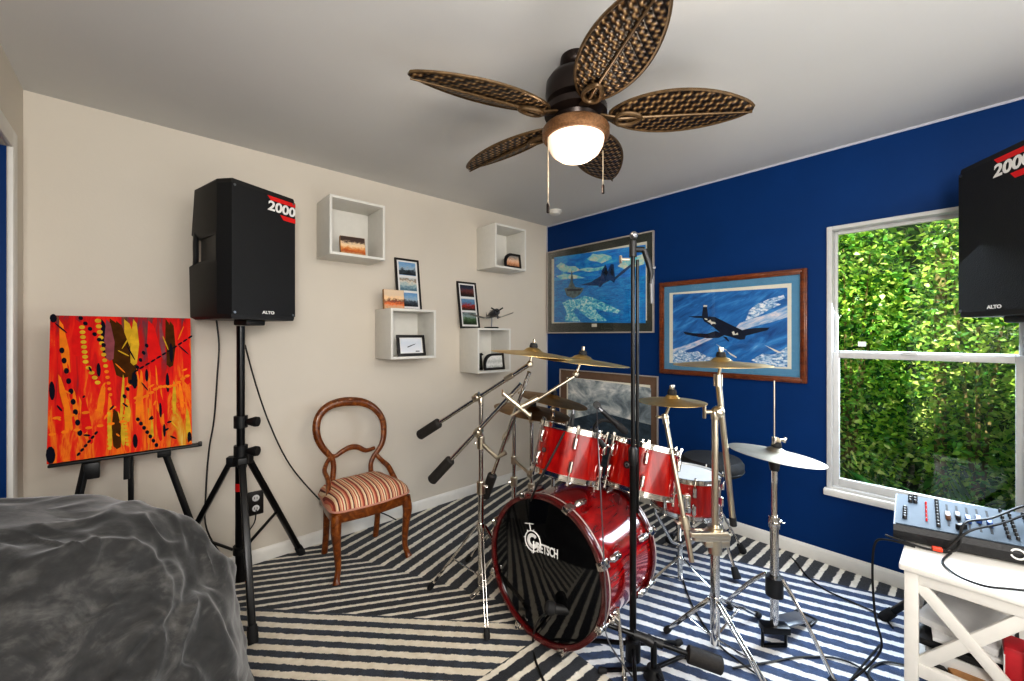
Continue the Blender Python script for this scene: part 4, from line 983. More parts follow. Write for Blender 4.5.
text_mb('RETSCH', .052, TM, WL, 'logo_lettering', hd, .0006, wd.length/.19, 0, .0015)
mb = MB(); mb.bar(hl(318, 338), hl(440, 392), .006, .0015); mb.build('logo_bar', WL, hd)
for sy, q in ((-1, PI+.75), (1, -.75)):
    r = bu*sy*.9+V(0, 0, -.35); r = (r-bax*r.dot(bax)).normalized(); p = bc+bax*.10+r*(bR+.006)
    sp = MB().tube([p-bax*.03, p+bax*.03], .018, 10).tube([p, p+r*.035], .014, 10).build('spur_bracket', CH, bass)
    q_ = p+r*.035; ft = Vector((q_.x-.03, q_.y+r.y*.05, RZ+.014)) if r.y < 0 else Vector((q_.x-.09, q_.y+r.y*.16, RZ+.014))
    MB().tube([q_-(ft-q_).normalized()*.05, q_, ft], .0075, 10).tube([ft-(ft-q_).normalized()*.03, ft], .011, 10).build('spur_leg', CH, sp)
# rack toms
T1 = drum('rack_tom', 'small bright red rack tom on the left above the bass drum', 'tom drum', (1.467, 1.236, .812), (.28, -.03, 1), .152, .205, M_('lacq2'), M_('headgrey'), M_('headwhite'), 6, CH, 'red rack toms', .35)
T2 = drum('rack_tom', 'larger bright red rack tom on the right above the bass drum', 'tom drum', (1.712, 1.008, .742), (.30, -.03, 1), .154, .20, M_('lacq2'), M_('headgrey'), M_('headwhite'), 6, CH, 'red rack toms', .15)
def badge(t, c, ax, R_, d):
    u, v_, z = ortho(ax); r = Vector(d)-z*Vector(d).dot(z); r.normalize(); c = Vector(c)
    m = MB().lathe([(.016, 0), (.016, .003), (.012, .004), (.001, .004)], c+r*(R_-.001), r, 16).build('round_badge', M_('black'), t)
    MB().lathe([(.010, .004), (.008, .0055), (.004, .0055), (.004, .004)], c+r*(R_-.001), r, 16, 0, False).build('badge_ring', M_('steel'), m)
badge(T1[0], (1.467, 1.236, .80), (.28, -.03, 1), .152, (-.9, .12, 0)); badge(T2[0], (1.712, 1.008, .742), (.30, -.03, 1), .154, (-1, -.1, 0))
# tom holder between the toms, standing on the bass drum
hp = Vector((1.60, 1.19, 0)); 
t = thing('tom_holder', 'chrome double tom holder rising from the bass drum between the toms', 'tom holder', (hp.x, hp.y, .63))
MB().tube([(hp.x, hp.y, .625), (hp.x, hp.y, .645)], .03, 14).tube([(hp.x, hp.y, .63), (hp.x, hp.y, .90)], .0125, 12).build('post', CH, t)
for e, dz in (((1.56, 1.235, .84), .0), ((1.665, 1.085, .80), .0)):
    a = Vector((hp.x, hp.y, .86)); e = Vector(e)
    MB().ball(a+(e-a)*.35, .021, 0, 14).tube([a, e], .009, 10).build('arm', CH, t)
mb = MB(); mb.tube([(hp.x-.03, hp.y, .885), (hp.x+.03, hp.y, .885)], .012, 10).tube([(hp.x, hp.y, .87), (hp.x, hp.y, .91)], .022, 12); mb.build('clamp', CH, t)
# floor tom style drum with white head at the back right
T3 = drum('floor_tom', 'red drum with a white head behind the chrome stands, right of the bass drum', 'drum', (2.16, 1.005, .525), (.05, -.02, 1), .166, .18, M_('lacq2'), M_('headwhite'), M_('headwhite'), 8, CH, None, .3)
u_ = V(-.72, .30, 0).normalized(); q = V(2.16, 1.005, .515)+V(-.80, -.35, 0).normalized()*.172
mb = MB(); mb.box(q, (.02, .05, .09), Matrix.Rotation(.41, 3, 'Z'), .004); mb.tube([q+V(-.012, -.01, -.035), q+V(-.012, -.01, .035)], .011, 10).tube([q-V(.02, .03, .02), q+V(-.0, .03, -.02)], .012, 10); mb.build('mount_bracket', CH, T3[0])
t = thing('drum_stand', 'low chrome tripod stand with basket under the red white-headed drum', 'stand', (2.12, 1.02, RZ))
sx, sy = 2.12, 1.02
MB().tube([(sx, sy, .05), (sx, sy, .25)], .013, 12).build('pole', CH, t); MB().tube([(sx, sy, .14), (sx, sy, .175)], .021, 12).build('collar', CH, t)
for k in range(3):
    a = .55+k*2*PI/3; d = V(math.cos(a), math.sin(a), 0); e = V(sx, sy, RZ+.014)+d*.24
    lg = MB().bar(V(sx, sy, .165)+d*.02, e, .016, .006, .002).bar(V(sx, sy, .06)+d*.01, (V(sx, sy, .165)+d*.02).lerp(e, .5), .012, .005).build('leg', CH, t)
    MB().tube([e-d*.02+V(0, 0, .008), e, e+d*.02], [.012, .014, .012], 10).build('rubber_foot', M_('rubber'), lg)
    b = V(2.165, 1.01, .415)+d*.184
    MB().tube([(sx, sy, .235), V(sx, sy, .26)+d*.05, b+V(0, 0, -.0), b+V(0, 0, .025)], [.01, .009, .008, .008], 10).build('basket_arm', CH, t)

# ------------------------------------------------------------------ cymbals
def cymbal(label, c, r, ax, m, bell=.3):
    t = thing('cymbal', label, 'cymbal', c)
    pr_ = [(.006, .0), (r*.10, -.002), (r*.17, -.008), (r*.215, -.017), (r*.26, -.0205), (r*.6, -.026), (r*.85, -.031), (r, -.0355), (r, -.037), (r*.85, -.0325), (r*.6, -.0275), (r*.26, -.022), (r*.21, -.0185), (r*.16, -.0105), (.006, -.0015)]
    z = Vector(ax).normalized(); c = Vector(c)
    u, v_, z = ortho(z)
    mb = MB(); mb.lathe([(a, b+.03) for a, b in pr_], (0, 0, 0), (0, 0, 1), 64, 0, False)
    Mx = Matrix((u, v_, z)).transposed().to_4x4() if True else None
    # keep the groove pattern centred: the disc gets its own origin and rotation
    o = mb.build('disc', m, None, angle=35)
    off = Vector(o.location); o.parent = t; o.location = Mx.to_3x3() @ off; o.rotation_euler = Mx.to_euler(); ORG[o.name] = ORG[t.name]
    MB().tube([c+z*.026, c+z*.034, c+z*.050], [.018, .021, .016], 14).build('felt', M_('rubber'), t)
    MB().tube([c+z*.048, c+z*.070], .007, 8).bar(c+z*.060-u*.02, c+z*.060+u*.02, .008, .018, .002, 0, z).build('wing_nut', CW, t)
    MB().tube([c+z*.018, c+z*.0], [.012, .01], 12).build('lower_felt', M_('rubber'), t)
    return t
CY = [('bronze cymbal highest at the left of the kit, overlapping the next cymbal', (1.413, 1.419, 1.262), .205, (.075, -.067, 1), 'brass'),
      ('bronze crash cymbal on the long boom arm in front of the blue corner', (1.592, 1.259, 1.226), .228, (.075, -.067, 1), 'brass'),
      ('dark bronze cymbal tilted behind the left rack tom, in front of the low picture', (1.715, 1.565, .990), .20, (.15, -.16, 1), 'brassdark'),
      ('dark bronze cymbal lowest at the left, behind the boom arms', (1.692, 1.706, .908), .225, (.10, -.12, 1), 'brassdark'),
      ('small bronze splash cymbal right of the black microphone stand', (1.746, .877, 1.060), .144, (0, 0, 1), 'brass'),
      ('bronze crash cymbal in front of the wood framed airplane picture', (1.835, .703, 1.229), .192, (0, .01, 1), 'brass'),
      ('pale silvery hi-hat cymbal beside the window with a rod above it', (2.015, .550, .842), .182, (.10, -.08, 1), 'brasspale')]
for a in CY: cymbal(a[0], a[1], a[2], a[3], M_(a[4]))
# ================================================================== STANDS, MICROPHONES, THRONE
def tripod_legs(t, x, y, zc, zb, feet, m=None, w=.012, flat_=True):
    m = m or CH
    MB().tube([(x, y, zc-.02), (x, y, zc+.02)], .022, 14).build('leg_collar', m, t)
    MB().tube([(x, y, zb-.012), (x, y, zb+.012)], .019, 14).build('brace_collar', m, t)
    for fx, fy in feet:
        d = V(fx-x, fy-y, 0).normalized(); s = d.cross(V(0, 0, 1)); a = V(x, y, zc)+d*.022; e = V(fx, fy, RZ+.016)
        mb = MB()
        for k in (-1, 1): mb.bar(a+s*k*.008, e+s*k*.006, .004, w, .001)
        lg = mb.build('leg', m, t)
        MB().tube([a.lerp(e, .93), e, e+(e-a).normalized()*.012], [.012, .015, .012], 10).build('rubber_foot', M_('rubber'), lg)
        mid = a.lerp(e, .52)
        MB().bar(V(x, y, zb)+d*.016, mid, .010, .004, .001).build('brace', m, lg)
def wing(t, p, d, m=None):
    p, d = Vector(p), Vector(d).normalized(); s = d.cross(V(0, 0, 1)).normalized() if abs(d.z) < .9 else V(1, 0, 0)
    return MB().tube([p, p+d*.03], .006, 8).bar(p+d*.03-s*.018, p+d*.03+s*.018, .007, .014, .003, 0, d).build('wing_bolt', m or CH, t)
def boom(t, weight_end, tip, r=.0085, wl=.075, pivot=None, m=None):
    a, b = Vector(weight_end), Vector(tip); d = (b-a).normalized()
    bm_ = MB().tube([a+d*wl*.5, b], r, 12).build('boom_arm', m or CH, t)
    MB().tube([a-d*.006, a, a+d*wl, a+d*(wl+.006)], [.021, .0265, .0265, .021], 14).build('counterweight', M_('grip'), bm_)
    if pivot is not None:
        p = Vector(pivot); MB().tube([p-d*.022, p+d*.022], r+.008, 12).ball(p, r+.011, 0, 12).build('pivot_clamp', CW, bm_)
    return bm_
def tilter(t, p, q, m=None):
    p, q = Vector(p), Vector(q); s = Vector((RT[0], RT[1], 0)); n = V(-FW[0], -FW[1], 0)
    return MB().ball(p, .0165, 0, 14).tube([p-n*.014, p+n*.014], .009, 12).tube([p, q], [.008, .005], 10).build('tilter', m or CW, t)
LV = V(RT[0], RT[1], 0); NV_ = V(-FW[0], -FW[1], 0)
# A: left double boom stand
ax, ay = 1.285, 1.668
t = thing('cymbal_stand', 'chrome tripod stand at the left with two long booms and rubber counterweights', 'cymbal stand', (ax, ay, RZ), 'chrome cymbal stands')
MB().tube([(ax, ay, RZ+.03), (ax, ay, .58)], .0155, 14).build('lower_tube', CH, t); MB().tube([(ax, ay, .56), (ax, ay, 1.03)], .0115, 14).build('upper_tube', CH, t)
MB().tube([(ax, ay, .54), (ax, ay, .60)], .022, 14).build('height_clamp', CW, t); wing(t, (ax, ay, .575), LV)
tripod_legs(t, ax, ay, .37, .12, [(1.117, 1.885), (1.118, 1.408), (1.52, 1.70)])
pa = D(477, 397, 2.1); wa = D(429, 429, 2.19); ta = D(530, 364, 2.0)
boom(t, D(420, 435, 2.21), ta, .0105, .135, pa); MB().tube([(ax, ay, 1.0), (ax, ay, 1.03), pa], [.013, .015, .015], 12).build('tilt_joint', CW, t)
sl = pa.lerp(ta, .62); MB().tube([sl-(ta-pa).normalized()*.025, sl+(ta-pa).normalized()*.025], .014, 12).build('sleeve', CW, t)
tilter(t, ta, (1.413, 1.419, 1.272))
mb = MB(); q = V(ax, ay, .80); mb.tube([q-V(0, 0, .03), q+V(0, 0, .03)], .02, 12).tube([q, D(497, 458, 2.05), D(506, 452, 2.05)], [.012, .010, .014], 10); mb.build('multi_clamp', CW, t); wing(t, q, -LV)
pb = D(478, 432, 2.07); wb = D(439, 473, 2.12); tb = D(521, 384, 2.02)
boom(t, D(432, 480, 2.13), tb, .0112, .15, pb)
arm0, arm1 = D(511, 416, 2.02), D(575, 376, 2.0)
mb = MB(); mb.tube([arm0, arm1], .0075, 12); mb.build('extension_arm', CW, t); tilter(t, D(576, 374, 2.0), (1.592, 1.259, 1.236))
k0, k1 = D(503, 393, 2.0), D(530, 416, 2.0)
MB().tube([k0, k0.lerp(k1, .5), k1], [.009, .013, .010], 10).bar(k0-V(0, 0, .018), k0+V(0, 0, .018), .008, .016, .003).bar(k1-V(0, 0, .018), k1+V(0, 0, .018), .008, .016, .003).build('cross_clamp', CW, t)
MB().tube([D(521, 407, 2.0), D(538, 398, 2.0)], .015, 12).build('arm_socket', CW, t)
# B: second stand, steep boom with grip
bx_, by_ = 1.613, 1.777
t = thing('cymbal_stand', 'chrome stand behind the bass drum with a steep boom ending in a rubber weight', 'cymbal stand', (bx_, by_, RZ), 'chrome cymbal stands')
MB().tube([(bx_, by_, RZ+.03), (bx_, by_, .5)], .0145, 14).build('lower_tube', CH, t); MB().tube([(bx_, by_, .48), (bx_, by_, .86)], .011, 14).build('upper_tube', CH, t)
MB().tube([(bx_, by_, .47), (bx_, by_, .52)], .021, 14).build('height_clamp', CW, t); wing(t, (bx_, by_, .49), -LV)
tripod_legs(t, bx_, by_, .33, .11, [(1.42, 1.97), (1.86, 1.87), (1.56, 1.56)])
pc = D(506, 437, 2.3); wc = D(487, 492, 2.26); tc_ = D(529, 372, 2.05)
boom(t, D(485, 496, 2.26), tc_, .0108, .14, pc); MB().tube([(bx_, by_, .84), (bx_, by_, .87), pc], [.013, .015, .013], 12).build('tilt_joint', CW, t)
mb = MB(); q = V(bx_, by_, .62); mb.tube([q-V(0, 0, .022), q+V(0, 0, .022)], .018, 12).tube([q, D(530, 474, 2.3), D(540, 462, 2.2)], .009, 10).ball(D(530, 474, 2.3), .02, 0, 12); mb.build('multi_clamp', CW, t)
# C, D: plain stands of the two dark cymbals
def plain_stand(x, y, top, axv, label, feet, zc=.33):
    t = thing('cymbal_stand', label, 'cymbal stand', (x, y, RZ), 'chrome cymbal stands'); z = Vector(axv).normalized()
    MB().tube([(x, y, RZ+.03), (x, y, .46)], .0145, 14).build('lower_tube', CH, t); MB().tube([(x, y, .44), (x, y, top[2]-.06)], .011, 14).build('upper_tube', CH, t)
    MB().tube([(x, y, .43), (x, y, .48)], .021, 14).build('height_clamp', CW, t); wing(t, (x, y, .455), NV_)
    tripod_legs(t, x, y, zc, .11, feet); tilter(t, (x, y, top[2]-.06), Vector(top)+z*.004); return t
plain_stand(1.692, 1.712, (1.692, 1.706, .908), (.10, -.12, 1), 'slim chrome stand carrying the lowest dark cymbal behind the left rack tom', [(1.66, 2.02), (1.98, 1.62), (1.78, 1.55)])
plain_stand(1.725, 1.572, (1.715, 1.565, .990), (.15, -.16, 1), 'slim chrome stand carrying the tilted dark cymbal in front of the low picture', [(1.98, 1.74), (1.95, 1.38), (1.82, 1.86)])
# E: right heavy stand with the wing knob
ex, ey = 1.816, .721
t = thing('cymbal_stand', 'heavy chrome stand in the right foreground with a large bracket and a slanted boom', 'cymbal stand', (ex, ey, RZ), 'chrome cymbal stands')
MB().tube([(ex, ey, RZ+.02), (ex, ey, .46)], .019, 16).build('lower_tube', CH, t); MB().tube([(ex, ey, .44), (ex, ey, 1.01)], .0135, 16).build('upper_tube', CW, t)
tripod_legs(t, ex, ey, .215, .06, [(1.745, .90), (1.62, .40), (2.16, .66)], CH, .014)
MB().tube([(ex, ey, .42), (ex, ey, .475)], .028, 16).build('height_clamp', CW, t); wing(t, (ex, ey, .45), LV, CW)
bk = V(ex, ey, .495); mb = MB(); mb.bar(bk-LV*.10, bk+LV*.055, .06, .035, .008); mb.bar(bk-LV*.12+NV_*.028+V(0, 0, .018), bk+LV*.04+NV_*.028+V(0, 0, .018), .03, .022, .005); mb.bar(bk-LV*.05-V(0, 0, .03), bk+LV*.055-V(0, 0, .03), .045, .03, .006); mb.tube([bk-V(0, 0, .05), bk+V(0, 0, .04)], .03, 14); mb.build('bracket', CW, t)
pv = D(718, 412, 1.75); MB().tube([(ex, ey, .99), (ex, ey, 1.02), pv], [.016, .02, .02], 14).ball(pv, .027, 0, 16).build('pivot', CW, t)
wb_ = MB().tube([pv, pv-LV*.055], .009, 10).bar(pv-LV*.058-V(0, 0, .028), pv-LV*.058+V(0, 0, .028), .012, .014, .004).build('wing_knob', CW, t)
lo_, hi_ = D(733, 521, 1.80), D(718, 379, 1.742)
MB().tube([lo_, hi_], .0125, 14).build('boom_arm', CW, t); MB().tube([lo_-(hi_-lo_).normalized()*.02, lo_+(hi_-lo_).normalized()*.02], .0145, 12).build('end_cap', M_('rubber'), t)
tilter(t, hi_, (1.835, .703, 1.233)); MB().tube([hi_-V(0, 0, .03), hi_+V(0, 0, .02)], .018, 14).build('tilter_joint', CW, t)
# F: slanted arm with the small cymbal, held in the bracket
a, b = D(692, 562, 1.69), D(665, 417, 1.80)
t = MB().tube([a, b], .010, 14).build('cymbal_arm', CW, t); MB().tube([a.lerp(b, .22), a.lerp(b, .30)], .02, 14).build('clamp', CW, t); wing(t, a.lerp(b, .26), -LV, CW)
MB().tube([b-(b-a).normalized()*.03, b+(b-a).normalized()*.012], .014, 12).build('joint', CW, t); tilter(t, b, (1.746, .877, 1.064)); wing(t, b-V(0, 0, .0), -LV, CW)
# G: hi-hat stand
gx, gy = 2.012, .553
t = thing('hi_hat_stand', 'chrome hi-hat stand with a thin pull rod, black base frame and pedal by the window', 'hi-hat stand', (gx, gy, RZ))
MB().tube([(gx, gy, .08), (gx, gy, .56)], .0165, 16).build('lower_tube', CH, t); MB().tube([(gx, gy, .54), (gx, gy, .79)], .012, 14).build('upper_tube', CH, t)
MB().tube([(gx, gy, .525), (gx, gy, .575)], .022, 14).ball((gx, gy, .545), .024, 0, 14).build('height_clamp', CH, t); wing(t, (gx, gy, .55), LV)
MB().tube([(gx, gy, .77), (gx, gy, .80), (gx, gy, .822)], [.017, .022, .018], 14).build('seat_cup', M_('black'), t)
MB().tube([(gx, gy, .80), (gx, gy, 1.155)], .0032, 8).build('pull_rod', M_('chromewarm'), t)
c_ = MB().tube([(gx, gy, .868), (gx, gy, .915)], .011, 12).build('clutch', CH, t); MB().tube([(gx, gy, .90), V(gx, gy, .90)+LV*.04], .006, 8).bar(V(gx, gy, .89)+LV*.04, V(gx, gy, .912)+LV*.05, .008, .014, .002).build('wing_bolt', CH, c_)
MB().tube([(gx, gy, .235), (gx, gy, .315)], .034, 16).build('leg_collar', M_('black'), t)
for fx, fy in ((1.955, .335), (2.03, .80), (2.27, .50)):
    d = V(fx-gx, fy-gy, 0); n = d.normalized(); e = V(fx, fy, RZ+.014); a = V(gx, gy, .315)+n*.03
    lg = MB().tube([a, a.lerp(e, .3)+V(0, 0, .018), a.lerp(e, .65)+V(0, 0, .014), e], [.0085, .0085, .0085, .0085], 8, 0, False, .6, 4).build('leg', CH, t)
    MB().tube([e-n*.02+V(0, 0, .01), e, e+n*.012], [.012, .014, .012], 10).build('rubber_foot', M_('rubber'), lg)
fb = V(gx, gy, .095); mb = MB(); mb.box(fb, (.05, .11, .03), Matrix.Rotation(.75, 3, 'Z'), .004); mb.build('base_block', M_('blacksatin'), t)
for s in (-1, 1):
    q = fb+LV*s*.05; MB().bar(q, (q.x, q.y, RZ+.002), .016, .010, .002).build('base_upright', M_('blacksatin'), t)
MB().bar(fb-LV*.05-V(0, 0, .075), fb+LV*.05-V(0, 0, .075), .016, .012, .002).build('base_crossbar', M_('blacksatin'), t)
pe = V(gx+.02, gy, 0); hd_ = V(.92, -.12, 0).normalized(); MB().bar(V(gx, gy, .10)+hd_*.05, V(gx, gy, RZ+.012)+hd_*.31, .075, .010, .003).build('pedal', M_('steel'), t)
MB().box(V(gx, gy, RZ+.008)+hd_*.30, (.07, .09, .012), Matrix.Rotation(math.atan2(hd_.y, hd_.x), 3, 'Z'), .003).build('heel_plate', M_('blacksatin'), t)
# drum throne
tx_, ty_ = 2.52, 1.02
t = thing('drum_throne', 'round black padded drum stool behind the red drum, against the blue wall', 'stool', (tx_, ty_, RZ))
MB().lathe([(.001, .635), (.10, .634), (.155, .624), (.172, .60), (.172, .565), (.16, .545), (.10, .535), (.001, .532)], (tx_, ty_, 0), (0, 0, 1), 40).build('seat', M_('rubber'), t)
MB().lathe([(.1735, .56), (.1755, .564), (.1735, .568)], (tx_, ty_, 0), (0, 0, 1), 40, 0, False).build('seat_piping', M_('black'), t)
MB().tube([(tx_, ty_, .10), (tx_, ty_, .54)], .018, 14).build('post', CH, t); MB().tube([(tx_, ty_, .33), (tx_, ty_, .38)], .028, 14).build('collar', CH, t)
for fx, fy in ((2.714, .913), (2.392, .835), (2.50, 1.28)):
    d = V(fx-tx_, fy-ty_, 0).normalized(); e = V(fx, fy, RZ+.024); a = V(tx_, ty_, .36)+d*.028
    lg = MB().bar(a, e, .018, .010, .003).bar(V(tx_, ty_, .13)+d*.018, a.lerp(e, .55), .012, .006, .001).build('leg', CH, t)
    MB().tube([e+(a-e).normalized()*.05, e, e+(e-a).normalized()*.008], [.016, .022, .019], 12).build('rubber_foot', M_('rubber'), lg)

# tall black microphone stand
mx, my = 1.484, .912
t = thing('microphone_stand', 'tall black microphone stand with folded boom in front of the bass drum', 'microphone stand', (mx, my, RZ))
MB().tube([(mx, my, .07), (mx, my, .86)], .0135, 14).build('lower_tube', M_('blacksatin'), t); MB().tube([(mx, my, .84), (mx, my, 1.70)], .0085, 14).build('upper_tube', M_('blacksatin'), t)
MB().tube([(mx, my, .82), (mx, my, .835), (mx, my, .885), (mx, my, .895)], [.014, .018, .018, .012], 14).build('height_clutch', M_('black'), t)
hb = V(mx, my, 0)+LV*.022-NV_*.012
MB().tube([(hb.x, hb.y, .62), (hb.x, hb.y, 1.66)], .0065, 10).build('boom_arm', M_('blacksatin'), t)
MB().tube([(mx, my, 1.67), (mx, my, 1.735)], .015, 14).tube([V(mx, my, 1.70), V(mx, my, 1.70)+LV*.045], .012, 12).build('tilt_clamp', M_('black'), t)
MB().tube([V(mx, my, 1.66)-LV*.015, V(mx, my, 1.66)-LV*.05], .006, 8).bar(V(mx, my, 1.66)-LV*.05-V(0, 0, .016), V(mx, my, 1.66)-LV*.05+V(0, 0, .016), .01, .012, .003).build('t_knob', CW, t)
MB().ball((mx-.012*FW[0], my-.012*FW[1], 1.755), .017, 0, 14).build('end_cap', M_('steel'), t)
m0 = V(mx, my, 1.70)+LV*.045
MB().tube([m0, m0+LV*.018-V(0, 0, .05), m0+LV*.03-V(0, 0, .10), m0+LV*.025-V(0, 0, .14)], [.012, .013, .011, .008], 10).build('microphone_clip', M_('black'), t)
MB().tube([m0+LV*.02-V(0, 0, .07), m0+LV*.045-V(0, 0, .075)], .007, 8).tube([m0+LV*.03-V(0, 0, .11), m0+LV*.032-V(0, 0, .22)], [.009, .006], 8).build('clip_screw', M_('steel'), t)
MB().tube([(mx, my, .03), (mx, my, .11)], .03, 14).build('leg_hub', M_('black'), t)
for a in (-.35, 1.95, 3.75):
    d = V(math.cos(a), math.sin(a), 0); e = V(mx, my, RZ+.016)+d*.24; lg = MB().bar(V(mx, my, .085)+d*.025, e, .015, .014, .003).build('leg', M_('blacksatin'), t)
    MB().tube([e-d*.02, e, e+d*.015], [.011, .014, .011], 10).build('rubber_foot', M_('rubber'), lg)
# low boom stand for the bass drum
kx, ky = 1.475, .815
t = thing('microphone_stand', 'low black boom stand with a thick counterweight aimed at the bass drum', 'microphone stand', (kx, ky, RZ))
MB().tube([(kx, ky, .03), (kx, ky, .16)], .012, 12).build('pole', M_('blacksatin'), t)
MB().tube([(kx, ky, RZ+.008), (kx, ky, .06)], [.04, .025], 14).build('leg_hub', M_('black'), t)
for a in (-.2, 2.3, 4.2):
    d = V(math.cos(a), math.sin(a), 0); e = V(kx, ky, RZ+.016)+d*.2; lg = MB().bar(V(kx, ky, .05)+d*.02, e, .014, .012, .003).build('leg', M_('blacksatin'), t)
    MB().tube([e-d*.02, e, e+d*.012], [.010, .013, .010], 10).build('rubber_foot', M_('rubber'), lg)
b0, b1 = D(572, 612, 1.68), D(722, 666, 1.54)
dd = (b1-b0).normalized(); pm = b0.lerp(b1, .52)
bo = MB().tube([b0, b1-dd*.08], .0095, 12).build('boom_arm', M_('blacksatin'), t)
MB().tube([b1-dd*.125, b1-dd*.12, b1-dd*.005, b1], [.022, .031, .031, .026], 18).build('counterweight', M_('grip'), bo)
MB().tube([pm-dd*.05, pm+dd*.06], .0165, 14).build('sleeve', M_('black'), t); MB().tube([(kx, ky, .15), pm], [.018, .022], 12).build('tilt_clamp', M_('black'), t)
# microphones
def mic(label, tail, head, r=.02, cable_pts=None):
    tail, head = Vector(tail), Vector(head); d = (head-tail); L = d.length; d.normalize()
    t = thing('microphone', label, 'microphone', tail)
    MB().tube([tail, tail+d*L*.62], [r*.6, r*.8], 14).build('body', M_('black'), t)
    MB().tube([tail+d*L*.62, tail+d*L*.66, tail+d*L*.9, head], [r*.82, r, r, r*.6], 14).build('grille', M_('rubber'), t)
    MB().tube([tail-d*.02, tail], [r*.35, r*.5], 10).build('plug', M_('steel'), t)
    return t
mic('stubby black microphone in front of the bass drum head on the low boom', D(570, 611, 1.665), D(545, 607, 1.66), .026)
mic('black clip microphone between the two rack toms pointing down right', D(602, 411, 1.78), D(627, 433, 1.78), .016)
t = thing('microphone_clip', 'black gooseneck clip fixing the tom microphone to the rim', 'microphone clip', D(600, 440, 1.80))
MB().tube([D(600, 441, 1.80), D(594, 428, 1.79), D(603, 420, 1.785), D(617, 424, 1.785)], .008, 8, 0, False, 1, 4).build('arm', M_('black'), t)
MB().tube([D(597, 405, 1.79)-NV_*.008, D(597, 405, 1.79)+NV_*.008], .016, 14).tube([D(597, 405, 1.79), D(604, 413, 1.78)], .008, 8).build('ring_clamp', M_('black'), t)
MB().tube([D(598, 438, 1.80), D(604, 447, 1.80)], .012, 10).build('rim_clamp', M_('black'), t)
mic('small black microphone clipped over the left rack tom rim', D(573, 414, 1.82), D(571, 434, 1.82), .013)
cable([D(573, 411, 1.82), D(568, 425, 1.8), D(557, 447, 1.74), D(543, 474, 1.72), D(534, 492, 1.74), D(527, 510, 1.9), (1.45, 1.62, .25), (1.40, 1.66, .025)], .0045, 'black cable running down over the left rack tom from its microphone')
cable([D(597, 408, 1.78), D(598, 440, 1.60), D(600, 480, 1.56), D(603, 540, 1.55), D(606, 600, 1.53), D(608, 640, 1.52), (1.40, .84, .02)], .0028, 'thin cable hanging straight from the tom microphone in front of the bass drum shell', 6, 'cable', 'steel')

# ================================================================== WHITE TABLE, MIXER AND CABLES AT THE RIGHT
TX0, TX1, TY0, TY1, TZ = 1.862, 2.36, -.150, .139, .60
tb_ = thing('side_table', 'white side table with crossed side braces and a shelf in the right corner', 'table', ((TX0+TX1)/2, (TY0+TY1)/2, RZ))
MB().b2((TX0-.012, TY0-.012, TZ-.022), (TX1, TY1+.012, TZ), .005).build('tabletop', M_('white'), tb_)
LW = .034
for x in (TX0, TX1-LW-.01):
    for y in (TY0, TY1-LW): MB().b2((x, y, RZ), (x+LW, y+LW, TZ-.022), .003).build('leg', M_('white'), tb_)
MB().b2((TX0+.004, TY0+LW, TZ-.06), (TX0+.026, TY1-LW, TZ-.022), .002).build('apron', M_('white'), tb_)
MB().b2((TX1-.036, TY0+LW, TZ-.06), (TX1-.014, TY1-LW, TZ-.022), .002).build('apron', M_('white'), tb_)
MB().b2((TX0+LW, TY0+.004, TZ-.06), (TX1-LW, TY0+.026, TZ-.022), .002).build('apron', M_('white'), tb_)
MB().b2((TX0+.004, TY0+LW, .242), (TX0+.026, TY1-LW, .285), .002).build('lower_rail', M_('white'), tb_)
MB().b2((TX0+.02, TY0+.006, .245), (TX1-.02, TY1-.006, .262), .002).build('shelf', M_('white'), tb_)
MB().b2((TX1-.03, TY0+LW, .26), (TX1-.022, TY1-LW, TZ-.03)).build('back_board', M_('white'), tb_)
ya, yb_ = TY1-LW+.004, TY0+LW-.004
for a, b, o_ in (((ya, TZ-.055), (yb_, .275), .0), ((ya, .275), (yb_, TZ-.055), .0012)):
    MB().bar((TX0+.014+o_, a[0], a[1]), (TX0+.014+o_, b[0], b[1]), .016, .034, .002).build('cross_brace', M_('white'), tb_)
# things on the shelf
def slab(name, label, cat, c, s, rz, m, tilt=0.0, group=None, page=None):
    t = thing(name, label, cat, (c[0], c[1], c[2]-s[2]/2), group)
    rot = Matrix.Rotation(rz, 3, 'Z') @ Matrix.Rotation(tilt, 3, 'X')
    MB().box(c, s, rot, min(s)*.12).build('cover', M_(m), t)
    MB().box(Vector(c), (s[0]*.97, s[1]*1.004, s[2]*.7), rot).build('pages', M_(page or 'paper'), t)
    return t
MT['redbox'] = simple('red card', '#b3202a', .5, var=.2, nscale=15); MT['silver'] = simple('silver lid', '#b8bac0', .3, .6, var=.05)
slab('binder', 'pale binder lying flat on the table shelf under the black folders', 'binder', (2.08, -.005, .290), (.30, .21, .05), .05, 'paper')
slab('laptop', 'closed black laptop on top of the pale binder in the shelf', 'laptop', (2.08, .0, .335), (.33, .225, .022), -.04, 'black', 0, None, 'silver')
slab('folder', 'thin white folder on the laptop in the table shelf', 'folder', (2.07, -.01, .3575), (.29, .20, .012), .1, 'paper', 0, None, 'black')
slab('paper_stack', 'loose stack of white paper above the folder in the shelf', 'papers', (2.09, .0, .376), (.27, .19, .022), -.22, 'paper')
slab('wallet', 'tan card wallet near the front of the table shelf', 'wallet', (1.915, -.005, .274), (.05, .08, .018), .4, 'cardbrown', 0, None, 'cardbrown')
slab('remote_control', 'black handheld remote at the front left of the table shelf', 'remote', (1.912, .075, .271), (.035, .06, .012), .5, 'black', 0, None, 'black')
slab('red_box', 'red and white box standing at the right inside the table shelf', 'box', (1.945, -.098, .345), (.09, .05, .16), .0, 'redbox', 0, None, 'paper')
